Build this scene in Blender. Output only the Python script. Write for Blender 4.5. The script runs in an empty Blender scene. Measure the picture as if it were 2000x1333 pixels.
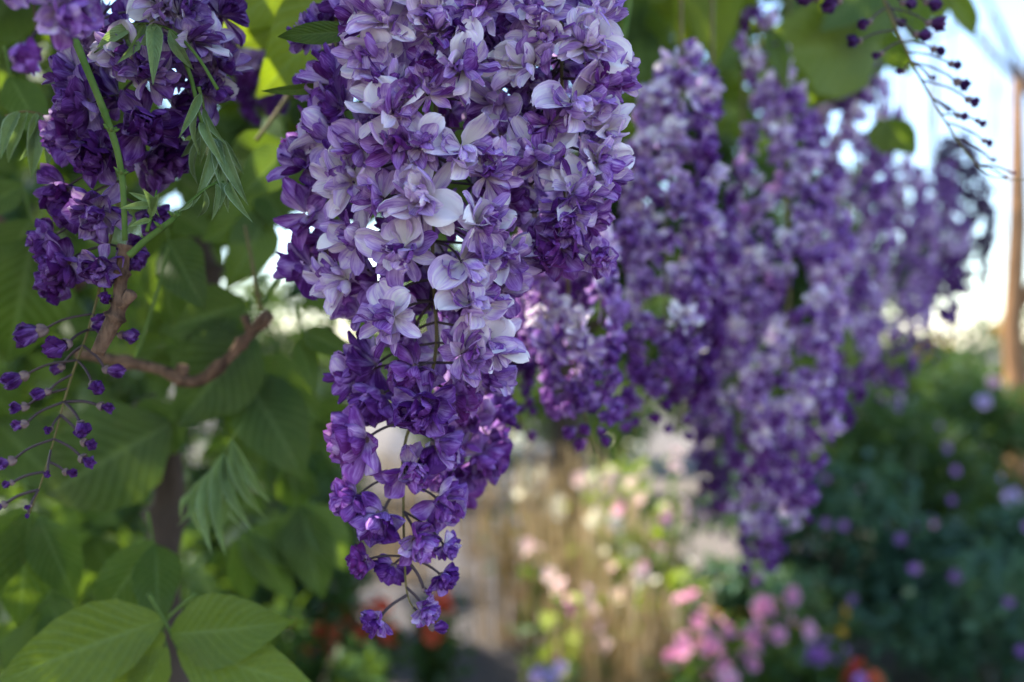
import bpy, bmesh, math, random
import numpy as np
from mathutils import Vector, Matrix, Quaternion

S = bpy.context.scene
COL = S.collection
R = math.radians
random.seed(7)
rng = np.random.default_rng(11)

# ------------------------------------------------------------------ camera, sky, sun, exposure
CAMZ = 1.5
cam = bpy.data.cameras.new('camera')
cam.lens = 35; cam.sensor_width = 36
cam.clip_start = 0.02; cam.clip_end = 500
cam.dof.use_dof = True
cam.dof.focus_distance = 0.53
cam.dof.aperture_fstop = 3.8
camo = bpy.data.objects.new('camera', cam); COL.objects.link(camo)
camo.location = (0, 0, CAMZ); camo.rotation_euler = (R(90), 0, 0)
S.camera = camo

SUN_EL, SUN_AZ = R(53), R(-70)            # azimuth from +Y towards +X: to the left, a little behind the vine
w = bpy.data.worlds.new('World'); S.world = w; w.use_nodes = True
nt = w.node_tree
bg = nt.nodes['Background']
sky = nt.nodes.new('ShaderNodeTexSky'); sky.sky_type = 'NISHITA'
sky.sun_disc = False; sky.sun_elevation = SUN_EL; sky.sun_rotation = SUN_AZ
sky.air_density = 1.0; sky.dust_density = 0.3; sky.ozone_density = 2.0
nt.links.new(sky.outputs[0], bg.inputs[0]); bg.inputs[1].default_value = 0.15
sl = bpy.data.lights.new('sun', 'SUN'); sl.energy = 5.0; sl.angle = R(0.5); sl.color = (1, .93, .82)
so = bpy.data.objects.new('sun', sl); COL.objects.link(so)
SUND = Vector((math.sin(SUN_AZ)*math.cos(SUN_EL), math.cos(SUN_AZ)*math.cos(SUN_EL), math.sin(SUN_EL)))
so.rotation_euler = SUND.to_track_quat('Z', 'Y').to_euler(); so.location = SUND*20
S.view_settings.view_transform = 'Standard'; S.view_settings.look = 'None'
S.view_settings.exposure = 1.9; S.view_settings.gamma = 1.0; S.view_settings.use_curve_mapping = False
S.render.engine = 'CYCLES'
S.cycles.max_bounces = 7; S.cycles.diffuse_bounces = 4; S.cycles.transmission_bounces = 5
S.cycles.use_denoising = True
S.cycles.sample_clamp_indirect = 6.0

K = 36/35/2000                              # photograph pixel -> metres per metre of depth
def P(px, py, d):
    return Vector(((px-1000)*K*d, d, CAMZ-(py-666.5)*K*d))

# ------------------------------------------------------------------ materials
def newmat(name):
    m = bpy.data.materials.new(name); m.use_nodes = True
    m.node_tree.nodes.clear()
    return m, m.node_tree
class N:
    """small node helper"""
    def __init__(s, t): s.t = t
    def n(s, typ, **kw):
        x = s.t.nodes.new(typ)
        for k, v in kw.items(): setattr(x, k, v)
        return x
    def lk(s, a, b): s.t.links.new(a, b)
    def math(s, op, a, b=None, clamp=False):
        x = s.n('ShaderNodeMath', operation=op, use_clamp=clamp)
        for i, v in enumerate((a, b)):
            if v is None: continue
            if hasattr(v, 'links'): s.lk(v, x.inputs[i])
            else: x.inputs[i].default_value = v
        return x.outputs[0]
    def ramp(s, fac, stops, interp='LINEAR'):
        x = s.n('ShaderNodeValToRGB'); e = x.color_ramp; e.interpolation = interp
        while len(e.elements) < len(stops): e.elements.new(0.5)
        for el, (p, c) in zip(e.elements, stops):
            el.position = p; el.color = (*c, 1)
        s.lk(fac, x.inputs[0]); return x.outputs[0]
    def mix(s, fac, a, b, typ='MIX'):
        x = s.n('ShaderNodeMix', data_type='RGBA', blend_type=typ)
        for i, v in ((0, fac), (6, a), (7, b)):
            if hasattr(v, 'links'): s.lk(v, x.inputs[i])
            elif i == 0: x.inputs[i].default_value = v
            else: x.inputs[i].default_value = (*v, 1)
        return x.outputs[2]
    def noise(s, vec, scale, detail=3, rough=.5):
        x = s.n('ShaderNodeTexNoise'); x.inputs['Scale'].default_value = scale
        x.inputs['Detail'].default_value = detail; x.inputs['Roughness'].default_value = rough
        if vec is not None: s.lk(vec, x.inputs['Vector'])
        return x.outputs[0]
    def bump(s, h, strength, dist):
        x = s.n('ShaderNodeBump'); x.inputs['Strength'].default_value = strength
        x.inputs['Distance'].default_value = dist; s.lk(h, x.inputs['Height']); return x.outputs[0]
    def leafout(s, col, trcol, rough, tr, spec=.3, nrm=None):
        p = s.n('ShaderNodeBsdfPrincipled'); p.inputs['Roughness'].default_value = rough
        p.inputs['Specular IOR Level'].default_value = spec
        s.lk(col, p.inputs['Base Color'])
        t = s.n('ShaderNodeBsdfTranslucent'); s.lk(trcol, t.inputs[0])
        if nrm is not None: s.lk(nrm, p.inputs['Normal']); s.lk(nrm, t.inputs['Normal'])
        mx = s.n('ShaderNodeMixShader'); mx.inputs[0].default_value = tr
        s.lk(p.outputs[0], mx.inputs[1]); s.lk(t.outputs[0], mx.inputs[2])
        o = s.n('ShaderNodeOutputMaterial'); s.lk(mx.outputs[0], o.inputs[0])

def petal_material(name):
    m, t = newmat(name); h = N(t)
    a = h.n('ShaderNodeAttribute', attribute_name='pc')
    sp = h.n('ShaderNodeSeparateColor'); h.lk(a.outputs['Color'], sp.inputs[0])
    T, U, B = sp.outputs[0], sp.outputs[1], sp.outputs[2]
    oi = h.n('ShaderNodeObjectInfo')
    oc = h.n('ShaderNodeSeparateColor'); h.lk(oi.outputs['Color'], oc.inputs[0])
    age, hue = oc.outputs[0], oc.outputs[1]
    edge = h.math('ABSOLUTE', h.math('MULTIPLY', h.math('SUBTRACT', U, .5), 2))
    cv = h.n('ShaderNodeCombineXYZ')
    h.lk(h.math('MULTIPLY', U, 15), cv.inputs[0]); h.lk(h.math('MULTIPLY', T, 1.6), cv.inputs[1])
    h.lk(h.math('ADD', h.math('MULTIPLY', oi.outputs['Random'], 40), h.math('MULTIPLY', B, 31)), cv.inputs[2])
    st = h.noise(cv.outputs[0], 1.0, 3, .6)
    blotch_v = h.n('ShaderNodeCombineXYZ')
    h.lk(h.math('MULTIPLY', U, 2.2), blotch_v.inputs[0]); h.lk(h.math('MULTIPLY', T, 2.0), blotch_v.inputs[1])
    h.lk(h.math('ADD', h.math('MULTIPLY', oi.outputs['Random'], 70), h.math('MULTIPLY', B, 57)), blotch_v.inputs[2])
    bl = h.noise(blotch_v.outputs[0], 1.0, 2, .5)
    ge = h.n('ShaderNodeNewGeometry')
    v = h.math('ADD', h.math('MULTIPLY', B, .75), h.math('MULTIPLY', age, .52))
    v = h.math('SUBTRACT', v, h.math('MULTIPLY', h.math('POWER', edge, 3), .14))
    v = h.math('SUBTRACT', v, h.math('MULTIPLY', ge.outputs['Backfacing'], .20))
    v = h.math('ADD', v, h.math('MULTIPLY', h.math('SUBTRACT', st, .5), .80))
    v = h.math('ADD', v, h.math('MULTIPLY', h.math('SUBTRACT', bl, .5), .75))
    base = h.math('POWER', h.math('SUBTRACT', 1.0, T, True), 2.5)
    v = h.math('ADD', v, h.math('MULTIPLY', base, .30), True)
    v = h.math('SUBTRACT', v, .04, True)
    col = h.ramp(v, [(0, (.075, .009, .135)), (.22, (.205, .060, .350)), (.42, (.405, .225, .595)),
                     (.60, (.635, .445, .745)), (.78, (.840, .730, .835)), (1, (.925, .875, .870))])
    col = h.mix(h.math('MULTIPLY', h.math('MULTIPLY', base, v), .45), col, (.62, .56, .33))
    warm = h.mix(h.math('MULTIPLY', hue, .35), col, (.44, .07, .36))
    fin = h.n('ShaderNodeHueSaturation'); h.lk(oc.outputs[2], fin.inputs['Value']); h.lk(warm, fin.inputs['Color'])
    nb = h.bump(st, .35, .0006)
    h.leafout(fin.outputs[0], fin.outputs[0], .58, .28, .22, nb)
    return m

def leaf_material(name, dark, mid, lime, tr=.38, veins=True, rough=.5, spec=.3):
    m, t = newmat(name); h = N(t)
    oi = h.n('ShaderNodeObjectInfo')
    oc = h.n('ShaderNodeSeparateColor'); h.lk(oi.outputs['Color'], oc.inputs[0])
    tc = h.n('ShaderNodeTexCoord')
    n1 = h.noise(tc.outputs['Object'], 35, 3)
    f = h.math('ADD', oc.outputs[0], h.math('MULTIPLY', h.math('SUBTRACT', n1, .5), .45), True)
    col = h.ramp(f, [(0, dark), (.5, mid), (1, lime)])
    n2 = h.noise(tc.outputs['Object'], 5 if veins else 9, 4, .65)
    cvv = h.n('ShaderNodeCombineXYZ'); h.lk(oi.outputs['Random'], cvv.inputs[0]); cvv.inputs[1].default_value = .3
    ad = h.n('ShaderNodeVectorMath', operation='ADD'); sc_ = h.n('ShaderNodeVectorMath', operation='SCALE'); sc_.inputs['Scale'].default_value = 23
    h.lk(cvv.outputs[0], sc_.inputs[0]); h.lk(sc_.outputs[0], ad.inputs[0]); h.lk(tc.outputs['Object'], ad.inputs[1])
    n3 = h.noise(ad.outputs[0], 16, 3, .6)
    col = h.mix(h.math('MULTIPLY', h.math('SUBTRACT', n2, .42, True), 1.6, True), col, mid if not veins else (.085, .125, .022))
    spot = h.math('MULTIPLY', h.math('SUBTRACT', n3, .66, True), 9.0, True)
    col = h.mix(h.math('MULTIPLY', spot, .6), col, (.13, .095, .03))
    nrm = None
    if veins:
        a = h.n('ShaderNodeAttribute', attribute_name='pc')
        sp = h.n('ShaderNodeSeparateColor'); h.lk(a.outputs['Color'], sp.inputs[0])
        edge = h.math('ABSOLUTE', h.math('MULTIPLY', h.math('SUBTRACT', sp.outputs[1], .5), 2))
        ph = h.math('SUBTRACT', h.math('MULTIPLY', sp.outputs[0], 11), h.math('MULTIPLY', edge, 3.2))
        wv = h.math('POWER', h.math('ABSOLUTE', h.math('SINE', h.math('MULTIPLY', ph, math.pi))), .35)
        mid_ = h.math('MINIMUM', h.math('MULTIPLY', edge, 9), 1.0)
        vein = h.math('MULTIPLY', wv, mid_)
        col = h.mix(h.math('MULTIPLY', h.math('SUBTRACT', 1.0, vein), .30), col, (.24, .33, .12))
        rim = h.math('MULTIPLY', h.math('GREATER_THAN', edge, .88), oc.outputs[1])
        col = h.mix(rim, col, (.40, .50, .34))
        nrm = h.bump(h.math('ADD', vein, h.math('MULTIPLY', n1, .4)), .5, .001)
    hs = h.n('ShaderNodeHueSaturation'); hs.inputs['Saturation'].default_value = 1.15
    hs.inputs['Value'].default_value = 1.5; h.lk(col, hs.inputs['Color'])
    trc = h.mix(.35, hs.outputs[0], (.30, .40, .02))
    h.leafout(col, trc, rough, tr, spec, nrm)
    return m

def plain(name, c1, c2, scale, rough=.8, bump=.3, bd=.002, spec=.25, stretch=None):
    m, t = newmat(name); h = N(t)
    tc = h.n('ShaderNodeTexCoord'); v = tc.outputs['Object']
    if stretch:
        mp = h.n('ShaderNodeMapping'); mp.inputs['Scale'].default_value = stretch; h.lk(v, mp.inputs[0]); v = mp.outputs[0]
    n1 = h.noise(v, scale, 5, .6)
    col = h.ramp(n1, [(.32, c1), (.68, c2)])
    p = h.n('ShaderNodeBsdfPrincipled'); p.inputs['Roughness'].default_value = rough
    p.inputs['Specular IOR Level'].default_value = spec
    h.lk(col, p.inputs['Base Color']); h.lk(h.bump(n1, bump, bd), p.inputs['Normal'])
    o = h.n('ShaderNodeOutputMaterial'); h.lk(p.outputs[0], o.inputs[0])
    return m

def thin(name, c1, c2, tr=.3, rough=.6):
    m, t = newmat(name); h = N(t)
    oi = h.n('ShaderNodeObjectInfo'); tc = h.n('ShaderNodeTexCoord')
    n1 = h.noise(tc.outputs['Object'], 9, 3)
    f = h.math('ADD', h.math('MULTIPLY', oi.outputs['Random'], .6), h.math('MULTIPLY', n1, .5), True)
    col = h.ramp(f, [(.1, c1), (.9, c2)])
    h.leafout(col, col, rough, tr, .2)
    return m

M = {}
M['petal'] = petal_material('wisteria_petal')
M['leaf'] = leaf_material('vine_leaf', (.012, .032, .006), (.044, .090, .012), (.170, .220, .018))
M['young'] = leaf_material('young_leaf', (.150, .220, .110), (.200, .290, .120), (.270, .360, .120), tr=.34)
M['mass'] = leaf_material('leaf_mass', (.018, .045, .014), (.035, .078, .018), (.075, .120, .022), veins=False, tr=.3)
M['bluegreen'] = leaf_material('shrub_leaf', (.026, .070, .042), (.042, .100, .056), (.085, .150, .055), veins=False, tr=.22)
M['limeleaf'] = leaf_material('lime_leaf', (.16, .22, .03), (.26, .32, .05), (.38, .42, .10), veins=False, tr=.35)
M['rachis'] = plain('rachis_skin', (.10, .085, .022), (.17, .13, .045), 60, .6, .2, .0005)
M['pedicel'] = plain('pedicel_skin', (.040, .026, .036), (.095, .062, .060), 80, .6, .2, .0004)
M['calyx'] = plain('calyx_skin', (.13, .075, .085), (.27, .19, .16), 160, .7, .2, .0004)
M['greenstem'] = plain('green_shoot_skin', (.045, .100, .014), (.125, .175, .045), 55, .75, .8, .0006, .12)
M['bark'] = plain('vine_bark', (.040, .022, .014), (.220, .125, .075), 160, .9, 1.0, .004, stretch=(1, 1, .35))
M['darkbark'] = plain('dark_vine_bark', (.035, .024, .018), (.085, .060, .045), 30, .9, .9, .004, stretch=(1, 1, .3))
M['treebark'] = plain('tree_bark', (.14, .075, .035), (.30, .16, .075), 14, .9, .9, .02, stretch=(1, 1, .25))
M['soil'] = plain('garden_soil', (.070, .060, .052), (.150, .130, .115), 6, .95, .6, .02)
M['path'] = plain('path_gravel', (.040, .036, .038), (.085, .076, .076), 22, .9, .5, .01)
M['straw'] = thin('dry_straw', (.38, .26, .12), (.62, .50, .30), .4)
M['pink'] = thin('pink_petal', (.62, .22, .42), (.86, .52, .66), .3)
M['blush'] = thin('blush_petal', (.80, .58, .60), (.88, .74, .68), .3)
M['white'] = thin('cream_petal', (.80, .78, .62), (.86, .84, .74), .3)
M['red'] = thin('red_petal', (.62, .05, .03), (.78, .20, .09), .25)
M['mauve'] = thin('mauve_petal', (.30, .12, .45), (.50, .24, .58), .3)
M['lilac'] = thin('lilac_petal', (.44, .36, .66), (.56, .44, .70), .3)
M['amber'] = thin('amber_petal', (.62, .28, .02), (.72, .46, .05), .25)
M['centre'] = plain('flower_centre', (.35, .22, .03), (.5, .36, .06), 90, .8, .3, .001)
M['twig'] = plain('grey_twig', (.14, .11, .11), (.24, .20, .20), 20, .9, .4, .003)

# ------------------------------------------------------------------ object helpers
def link(o): COL.objects.link(o); return o
def ob(name, me, parent=None, mat4=None, color=None):
    """link a mesh as an object; mat4 is its place in the world, roots carry no rotation"""
    o = bpy.data.objects.new(name, me); COL.objects.link(o)
    if parent is not None: o.parent = parent
    if mat4 is not None:
        o.matrix_basis = (WM[parent.name].inverted() @ mat4) if parent is not None else mat4
    WM[o.name] = mat4.copy() if mat4 is not None else (WM[parent.name].copy() if parent is not None else Matrix())
    if color: o.color = (*color, 1)
    return o
WM = {}
def tag(o, label, cat, group=None, kind=None):
    if label: o['label'] = label
    if cat: o['category'] = cat
    if group: o['group'] = group
    if kind: o['kind'] = kind
    return o
def thing(name, loc, label, cat, group=None):
    o = bpy.data.objects.new(name, None); COL.objects.link(o)
    o.empty_display_size = .02; o.location = loc
    WM[o.name] = Matrix.Translation(loc)
    return tag(o, label, cat, group)
def meshdata(name, verts, faces, mat, pc=None, smooth=True):
    me = bpy.data.meshes.new(name)
    me.from_pydata(verts, [], faces)
    me.materials.append(mat)
    if pc is not None:
        a = me.color_attributes.new('pc', 'FLOAT_COLOR', 'POINT')
        a.data.foreach_set('color', np.asarray(pc, dtype=np.float32).ravel())
    if smooth: me.polygons.foreach_set('use_smooth', [True]*len(me.polygons))
    me.update(); return me

class MB:
    def __init__(s): s.v = []; s.f = []; s.c = []
    def add(s, v, f, c=None):
        o = len(s.v); s.v += [tuple(x) for x in v]; s.f += [tuple(i+o for i in q) for q in f]
        s.c += c if c else [(0, .5, 0, 1)]*len(v)
    def tube(s, pts, radii, sides=6, bumpy=0, cap=True):
        pts = [Vector(p) for p in pts]; n = len(pts); o = len(s.v)
        up = Vector((0, 0, 1)); prev = None
        for i, p in enumerate(pts):
            t = (pts[min(i+1, n-1)]-pts[max(i-1, 0)]).normalized()
            if prev is None:
                a = t.cross(Vector((1, 0, 0)) if abs(t.x) < .8 else Vector((0, 1, 0))).normalized()
            else: a = (prev - t*prev.dot(t)).normalized()
            prev = a; b = t.cross(a)
            for k in range(sides):
                an = 2*math.pi*k/sides
                r = radii[i]*(1+bumpy*random.uniform(-1, 1))
                s.v.append(tuple(p+(a*math.cos(an)+b*math.sin(an))*r)); s.c.append((i/(n-1), .5, 0, 1))
        for i in range(n-1):
            for k in range(sides):
                k2 = (k+1) % sides
                s.f.append((o+i*sides+k, o+i*sides+k2, o+(i+1)*sides+k2, o+(i+1)*sides+k))
        if cap:
            s.f.append(tuple(o+k for k in range(sides))[::-1]); s.f.append(tuple(o+(n-1)*sides+k for k in range(sides)))
    def mesh(s, name, mat, smooth=True): return meshdata(name, s.v, s.f, mat, s.c, smooth)

def smooth_path(pts, n):
    """Catmull-Rom through the points"""
    pts = [Vector(p) for p in pts]
    if len(pts) == 2: return [pts[0].lerp(pts[1], i/n) for i in range(n+1)]
    out = []
    e = [pts[0]*2-pts[1]]+pts+[pts[-1]*2-pts[-2]]
    segs = len(pts)-1
    for i in range(n+1):
        x = i/n*segs; k = min(int(x), segs-1); t = x-k
        p0, p1, p2, p3 = e[k:k+4]
        out.append(.5*((2*p1)+(p2-p0)*t+(2*p0-5*p1+4*p2-p3)*t*t+(3*p1-p0-3*p2+p3)*t**3))
    return out

# ------------------------------------------------------------------ petals and flowers
def prof(t, pts):
    for (a, x), (b, y) in zip(pts, pts[1:]):
        if t <= b:
            k = (t-a)/(b-a); k = k*k*(3-2*k)*.5+k*.5
            return x+(y-x)*k
    return pts[-1][1]
BROAD = [(0, .10), (.12, .34), (.3, .78), (.5, .98), (.66, 1), (.82, .86), (.93, .56), (1, .16)]
NARROW = [(0, .22), (.2, .48), (.45, .84), (.66, 1), (.82, .90), (.93, .72), (1, .30)]
BUDP = [(0, .25), (.2, .55), (.45, .95), (.62, 1), (.8, .78), (.92, .42), (1, .05)]
def petal(mb, L, W, M4, pale, shape, bend=0.6, cup=.35, ruffle=.05, twist=0, nu=6, nv=7, r=random):
    """one petal: base at the origin of M4, growing along its +Y, inner face +Z"""
    o = len(mb.v); ph = r.uniform(0, 6.28); ph2 = r.uniform(0, 6.28); skew = r.uniform(-.15, .15)
    y = z = 0.0; prevt = 0
    jag = r.uniform(.5, 1); curl = r.uniform(-.15, .75); fold = r.uniform(-.35, .35); fu = r.uniform(-.6, .6)
    rows = []
    for j in range(nv+1):
        t = j/nv
        ang = bend*(t*t*.6+t*.4)
        dt = t-prevt; prevt = t
        y += math.cos(ang)*dt*L; z += math.sin(ang)*dt*L
        rows.append((t, y, z, ang))
    for t, y, z, ang in rows:
        wd = prof(t, shape)*W/2
        for i in range(nu+1):
            u = i/nu*2-1
            a = u*(1-.12*abs(u))
            x = a*wd; c = cup*(u*u)*wd
            rf = ruffle*L*(t**1.7)*(math.sin(u*4.2+ph)+.7*math.sin(u*9+ph2)+.35*math.sin(u*5+t*13+ph2))*(.35+.65*abs(u))
            c += rf-.06*wd*math.exp(-(u*5)**2)
            if shape is BROAD: c -= curl*wd*max(0, abs(u)-.55)**1.5*max(0, t-.35)*4.5; c += fold*wd*math.exp(-((u-fu)*3.2)**2)*t
            tip = (-.06*L*(1-abs(u))*jag if shape is BROAD and t > .9 else 0)
            yy = y-math.sin(ang)*c+math.cos(ang)*tip; zz = z+math.cos(ang)*c
            tw = twist*t
            xx = x*math.cos(tw)-zz*math.sin(tw)*.5; zz = zz*math.cos(tw)+x*math.sin(tw)
            xx += skew*L*t*t
            mb.v.append(tuple(M4 @ Vector((xx, yy, zz)))); mb.c.append((t, u*.5+.5, pale, 1))
    for j in range(nv):
        for i in range(nu):
            a = o+j*(nu+1)+i
            mb.f.append((a, a+1, a+nu+2, a+nu+1))

def pm(az, tilt, off=.0015, roll=0):
    """petal frame on a flower whose face looks along +Z: az round the face (0 = up, +Y), tilt from the axis"""
    return (Matrix.Rotation(-az, 4, 'Z') @ Matrix.Rotation(math.pi/2-tilt, 4, 'X') @ Matrix.Rotation(roll, 4, 'Y')
            @ Matrix.Translation((0, off, 0)))

# a flower design = (mesh of its ruffled inner petals, [meshes of its broad outer petals])
def design_open(i):
    r = random.Random(100+i); broads = []
    nb = r.choice((2, 3, 3, 4, 4))
    for k in range(nb):
        mb = MB()
        az = (k-(nb-1)/2)*R(r.uniform(48, 85))+R(r.uniform(-25, 25))
        petal(mb, r.uniform(.0120, .0165), r.uniform(.0095, .0155), pm(az, R(r.uniform(28, 95)), .001, r.uniform(-.6, .6)),
              r.uniform(.55, .92), BROAD, r.uniform(-1.0, 1.2), r.uniform(.1, .9), r.uniform(.03, .085), r.uniform(-.45, .45), 9, 10, r)
        broads.append(mb)
    mb = MB()
    for k in range(r.randint(19, 26)):
        az = R(180+r.uniform(-125, 125)) if r.random() < .62 else R(r.uniform(0, 360))
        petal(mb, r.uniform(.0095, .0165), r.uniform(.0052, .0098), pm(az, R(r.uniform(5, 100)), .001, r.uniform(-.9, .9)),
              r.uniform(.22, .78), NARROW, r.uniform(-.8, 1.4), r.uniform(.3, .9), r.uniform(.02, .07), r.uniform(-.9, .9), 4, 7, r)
    return mb, broads
def design_mid(i):
    r = random.Random(200+i); broads = []
    for k in range(r.choice((1, 2))):
        mb = MB()
        petal(mb, r.uniform(.0125, .017), r.uniform(.011, .016), pm(R(r.uniform(-70, 70)), R(r.uniform(30, 95)), .001, r.uniform(-.6, .6)),
              r.uniform(.45, .85), BROAD, r.uniform(-.9, 1.3), r.uniform(.3, 1.0), r.uniform(.03, .08), r.uniform(-.3, .3), 7, 8, r)
        broads.append(mb)
    mb = MB()
    for k in range(r.randint(20, 26)):
        petal(mb, r.uniform(.010, .0165), r.uniform(.0055, .0095), pm(R(r.uniform(0, 360)), R(r.uniform(12, 105)), .001, r.uniform(-.8, .8)),
              r.uniform(.14, .68), NARROW, r.uniform(-.6, 1.3), r.uniform(.3, .9), r.uniform(.02, .06), r.uniform(-.8, .8), 4, 6, r)
    return mb, broads
def design_rosette(i):
    r = random.Random(300+i); broads = []
    n = 30
    mb = MB()
    for k in range(n):
        f = k/(n-1)
        tgt = mb
        if k >= n-4:
            tgt = MB(); broads.append(tgt)
        petal(tgt, r.uniform(.0085, .0115)+.0015*f, r.uniform(.0072, .0102), pm(k*2.4+r.uniform(-.3, .3), R(8+112*f+r.uniform(-12, 12)), .001, r.uniform(-.5, .5)),
              r.uniform(.08, .62), NARROW, r.uniform(.7, 1.9)-.3*f, r.uniform(.6, 1.1), r.uniform(.03, .07), r.uniform(-.4, .4), 4, 6, r)
    return mb, broads
def design_bud(i):
    r = random.Random(400+i); mb = MB()
    n = 11
    for k in range(n):
        f = k/(n-1)
        petal(mb, r.uniform(.0105, .013), r.uniform(.0075, .0095), pm(k*2.4+r.uniform(-.3, .3), R(18+34*f), .0008, r.uniform(-.2, .2)),
              r.uniform(.08, .52), BUDP, r.uniform(1.2, 1.7), r.uniform(.6, .95), r.uniform(.005, .02), r.uniform(-.2, .2), 4, 6, r)
    return mb, []
def design_smallbud(i):
    r = random.Random(500+i); mb = MB()
    for k in range(5):
        petal(mb, r.uniform(.0085, .0095), r.uniform(.0055, .0065), pm(k*1.3+r.uniform(-.2, .2), R(24+4*k), .0004),
              r.uniform(.05, .28), BUDP, 1.75, .95, .004, 0, 4, 6, r)
    return mb, []

def calyx_mesh():
    mb = MB()
    for k in range(5):
        petal(mb, .0058, .0052, pm(k*2*math.pi/5, R(66), .0004), .1, NARROW, 1.1, .8, .0, 0, 4, 4)
    return mb.mesh('calyx', M['calyx'])
CALYX = calyx_mesh()
PED = {}
def pedicel_mesh(L):
    """curved flower stalk of about this length, along +Z, bowing towards +X"""
    k = max(1, round(L/.004))
    if k not in PED:
        mb = MB(); n = 8
        pts = [Vector((math.sin((i/n)**1.2*math.pi)*.07*L, 0, i/n*L)) for i in range(n+1)]
        mb.tube(pts, [.0008]*(n+1), 5)
        PED[k] = (mb.mesh('pedicel', M['pedicel']), L)
    return PED[k]

DESIGN = {}
WHOLE = {}
for key, fn, n in (('O', design_open, 18), ('M', design_mid, 14), ('R', design_rosette, 9), ('B', design_bud, 4), ('b', design_smallbud, 3)):
    DESIGN[key] = []; WHOLE[key] = []
    for i in range(n):
        inner, broads = fn(i)
        DESIGN[key].append((inner.mesh('flower_heart', M['petal']), [b.mesh('petal', M['petal']) for b in broads]))
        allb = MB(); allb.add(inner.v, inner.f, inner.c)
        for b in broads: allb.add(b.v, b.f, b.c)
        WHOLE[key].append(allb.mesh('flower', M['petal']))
NOMINAL = {}
for key in WHOLE:                          # mean width of a design's face
    e = []
    for me in WHOLE[key]:
        c = np.empty(len(me.vertices)*3, dtype=np.float32); me.vertices.foreach_get('co', c); c = c.reshape(-1, 3)
        e.append((np.ptp(np.percentile(c[:, 0], (3, 97)))+np.ptp(np.percentile(c[:, 1], (3, 97))))/2)
    NOMINAL[key] = float(np.mean(e))*{'B': 1.45, 'b': 1.7}.get(key, 1.0)

def frame(pos, face, up, scale, roll=0):
    z = face.normalized(); x = up.cross(z)
    if x.length < 1e-4: x = Vector((1, 0, 0))
    x.normalize(); y = z.cross(x)
    m = Matrix((x, y, z)).transposed().to_4x4()
    return Matrix.Translation(pos) @ m @ Matrix.Rotation(roll, 4, 'Z') @ Matrix.Scale(scale, 4)

def flower(root, kind, pos, face, scale, age, hue, val, rach, detailed, calyx=False, r=random):
    i = r.randrange(len(DESIGN[kind]))
    up = Vector((0, 0, 1))+Vector((r.uniform(-.3, .3), r.uniform(-.3, .3), 0))
    m = frame(pos, face, up, scale, r.uniform(-.5, .5))
    col = (age, hue, val)
    name = {'O': 'flower', 'M': 'flower', 'R': 'flower', 'B': 'flower_bud', 'b': 'flower_bud'}[kind]
    if not detailed:
        o = ob(name, WHOLE[kind][i], root, m, col); return o
    heart, broads = DESIGN[kind][i]
    o = ob(name, heart, root, m, col)
    for b in broads: ob('petal', b, o, m, (min(1, max(0, age+r.uniform(-.12, .12))), hue, val))
    if calyx: ob('calyx', CALYX, o, m @ Matrix.Translation((0, 0, -.0022)) @ Matrix.Scale({'B': .85, 'b': .80}.get(kind, .85), 4), (0, 0, 0))
    if rach is not None:
        v = pos-rach; L = v.length
        if L > .003:
            z = v.normalized(); x = z.cross(Vector((0, 0, 1)))
            x = x.normalized() if x.length > 1e-4 else Vector((1, 0, 0))
            y = z.cross(x); bowdir = y if y.z > 0 else -y
            x2 = bowdir; y2 = z.cross(x2)
            m3 = Matrix((x2, y2, z)).transposed().to_4x4()
            pme, pl = pedicel_mesh(L)
            ob('pedicel', pme, o, Matrix.Translation(rach) @ m3 @ Matrix.Scale(L/pl, 4), (0, 0, 0))
    return o

def rachis_at(path, z):
    best = min(path, key=lambda p: abs(p.z-z)); return best

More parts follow.
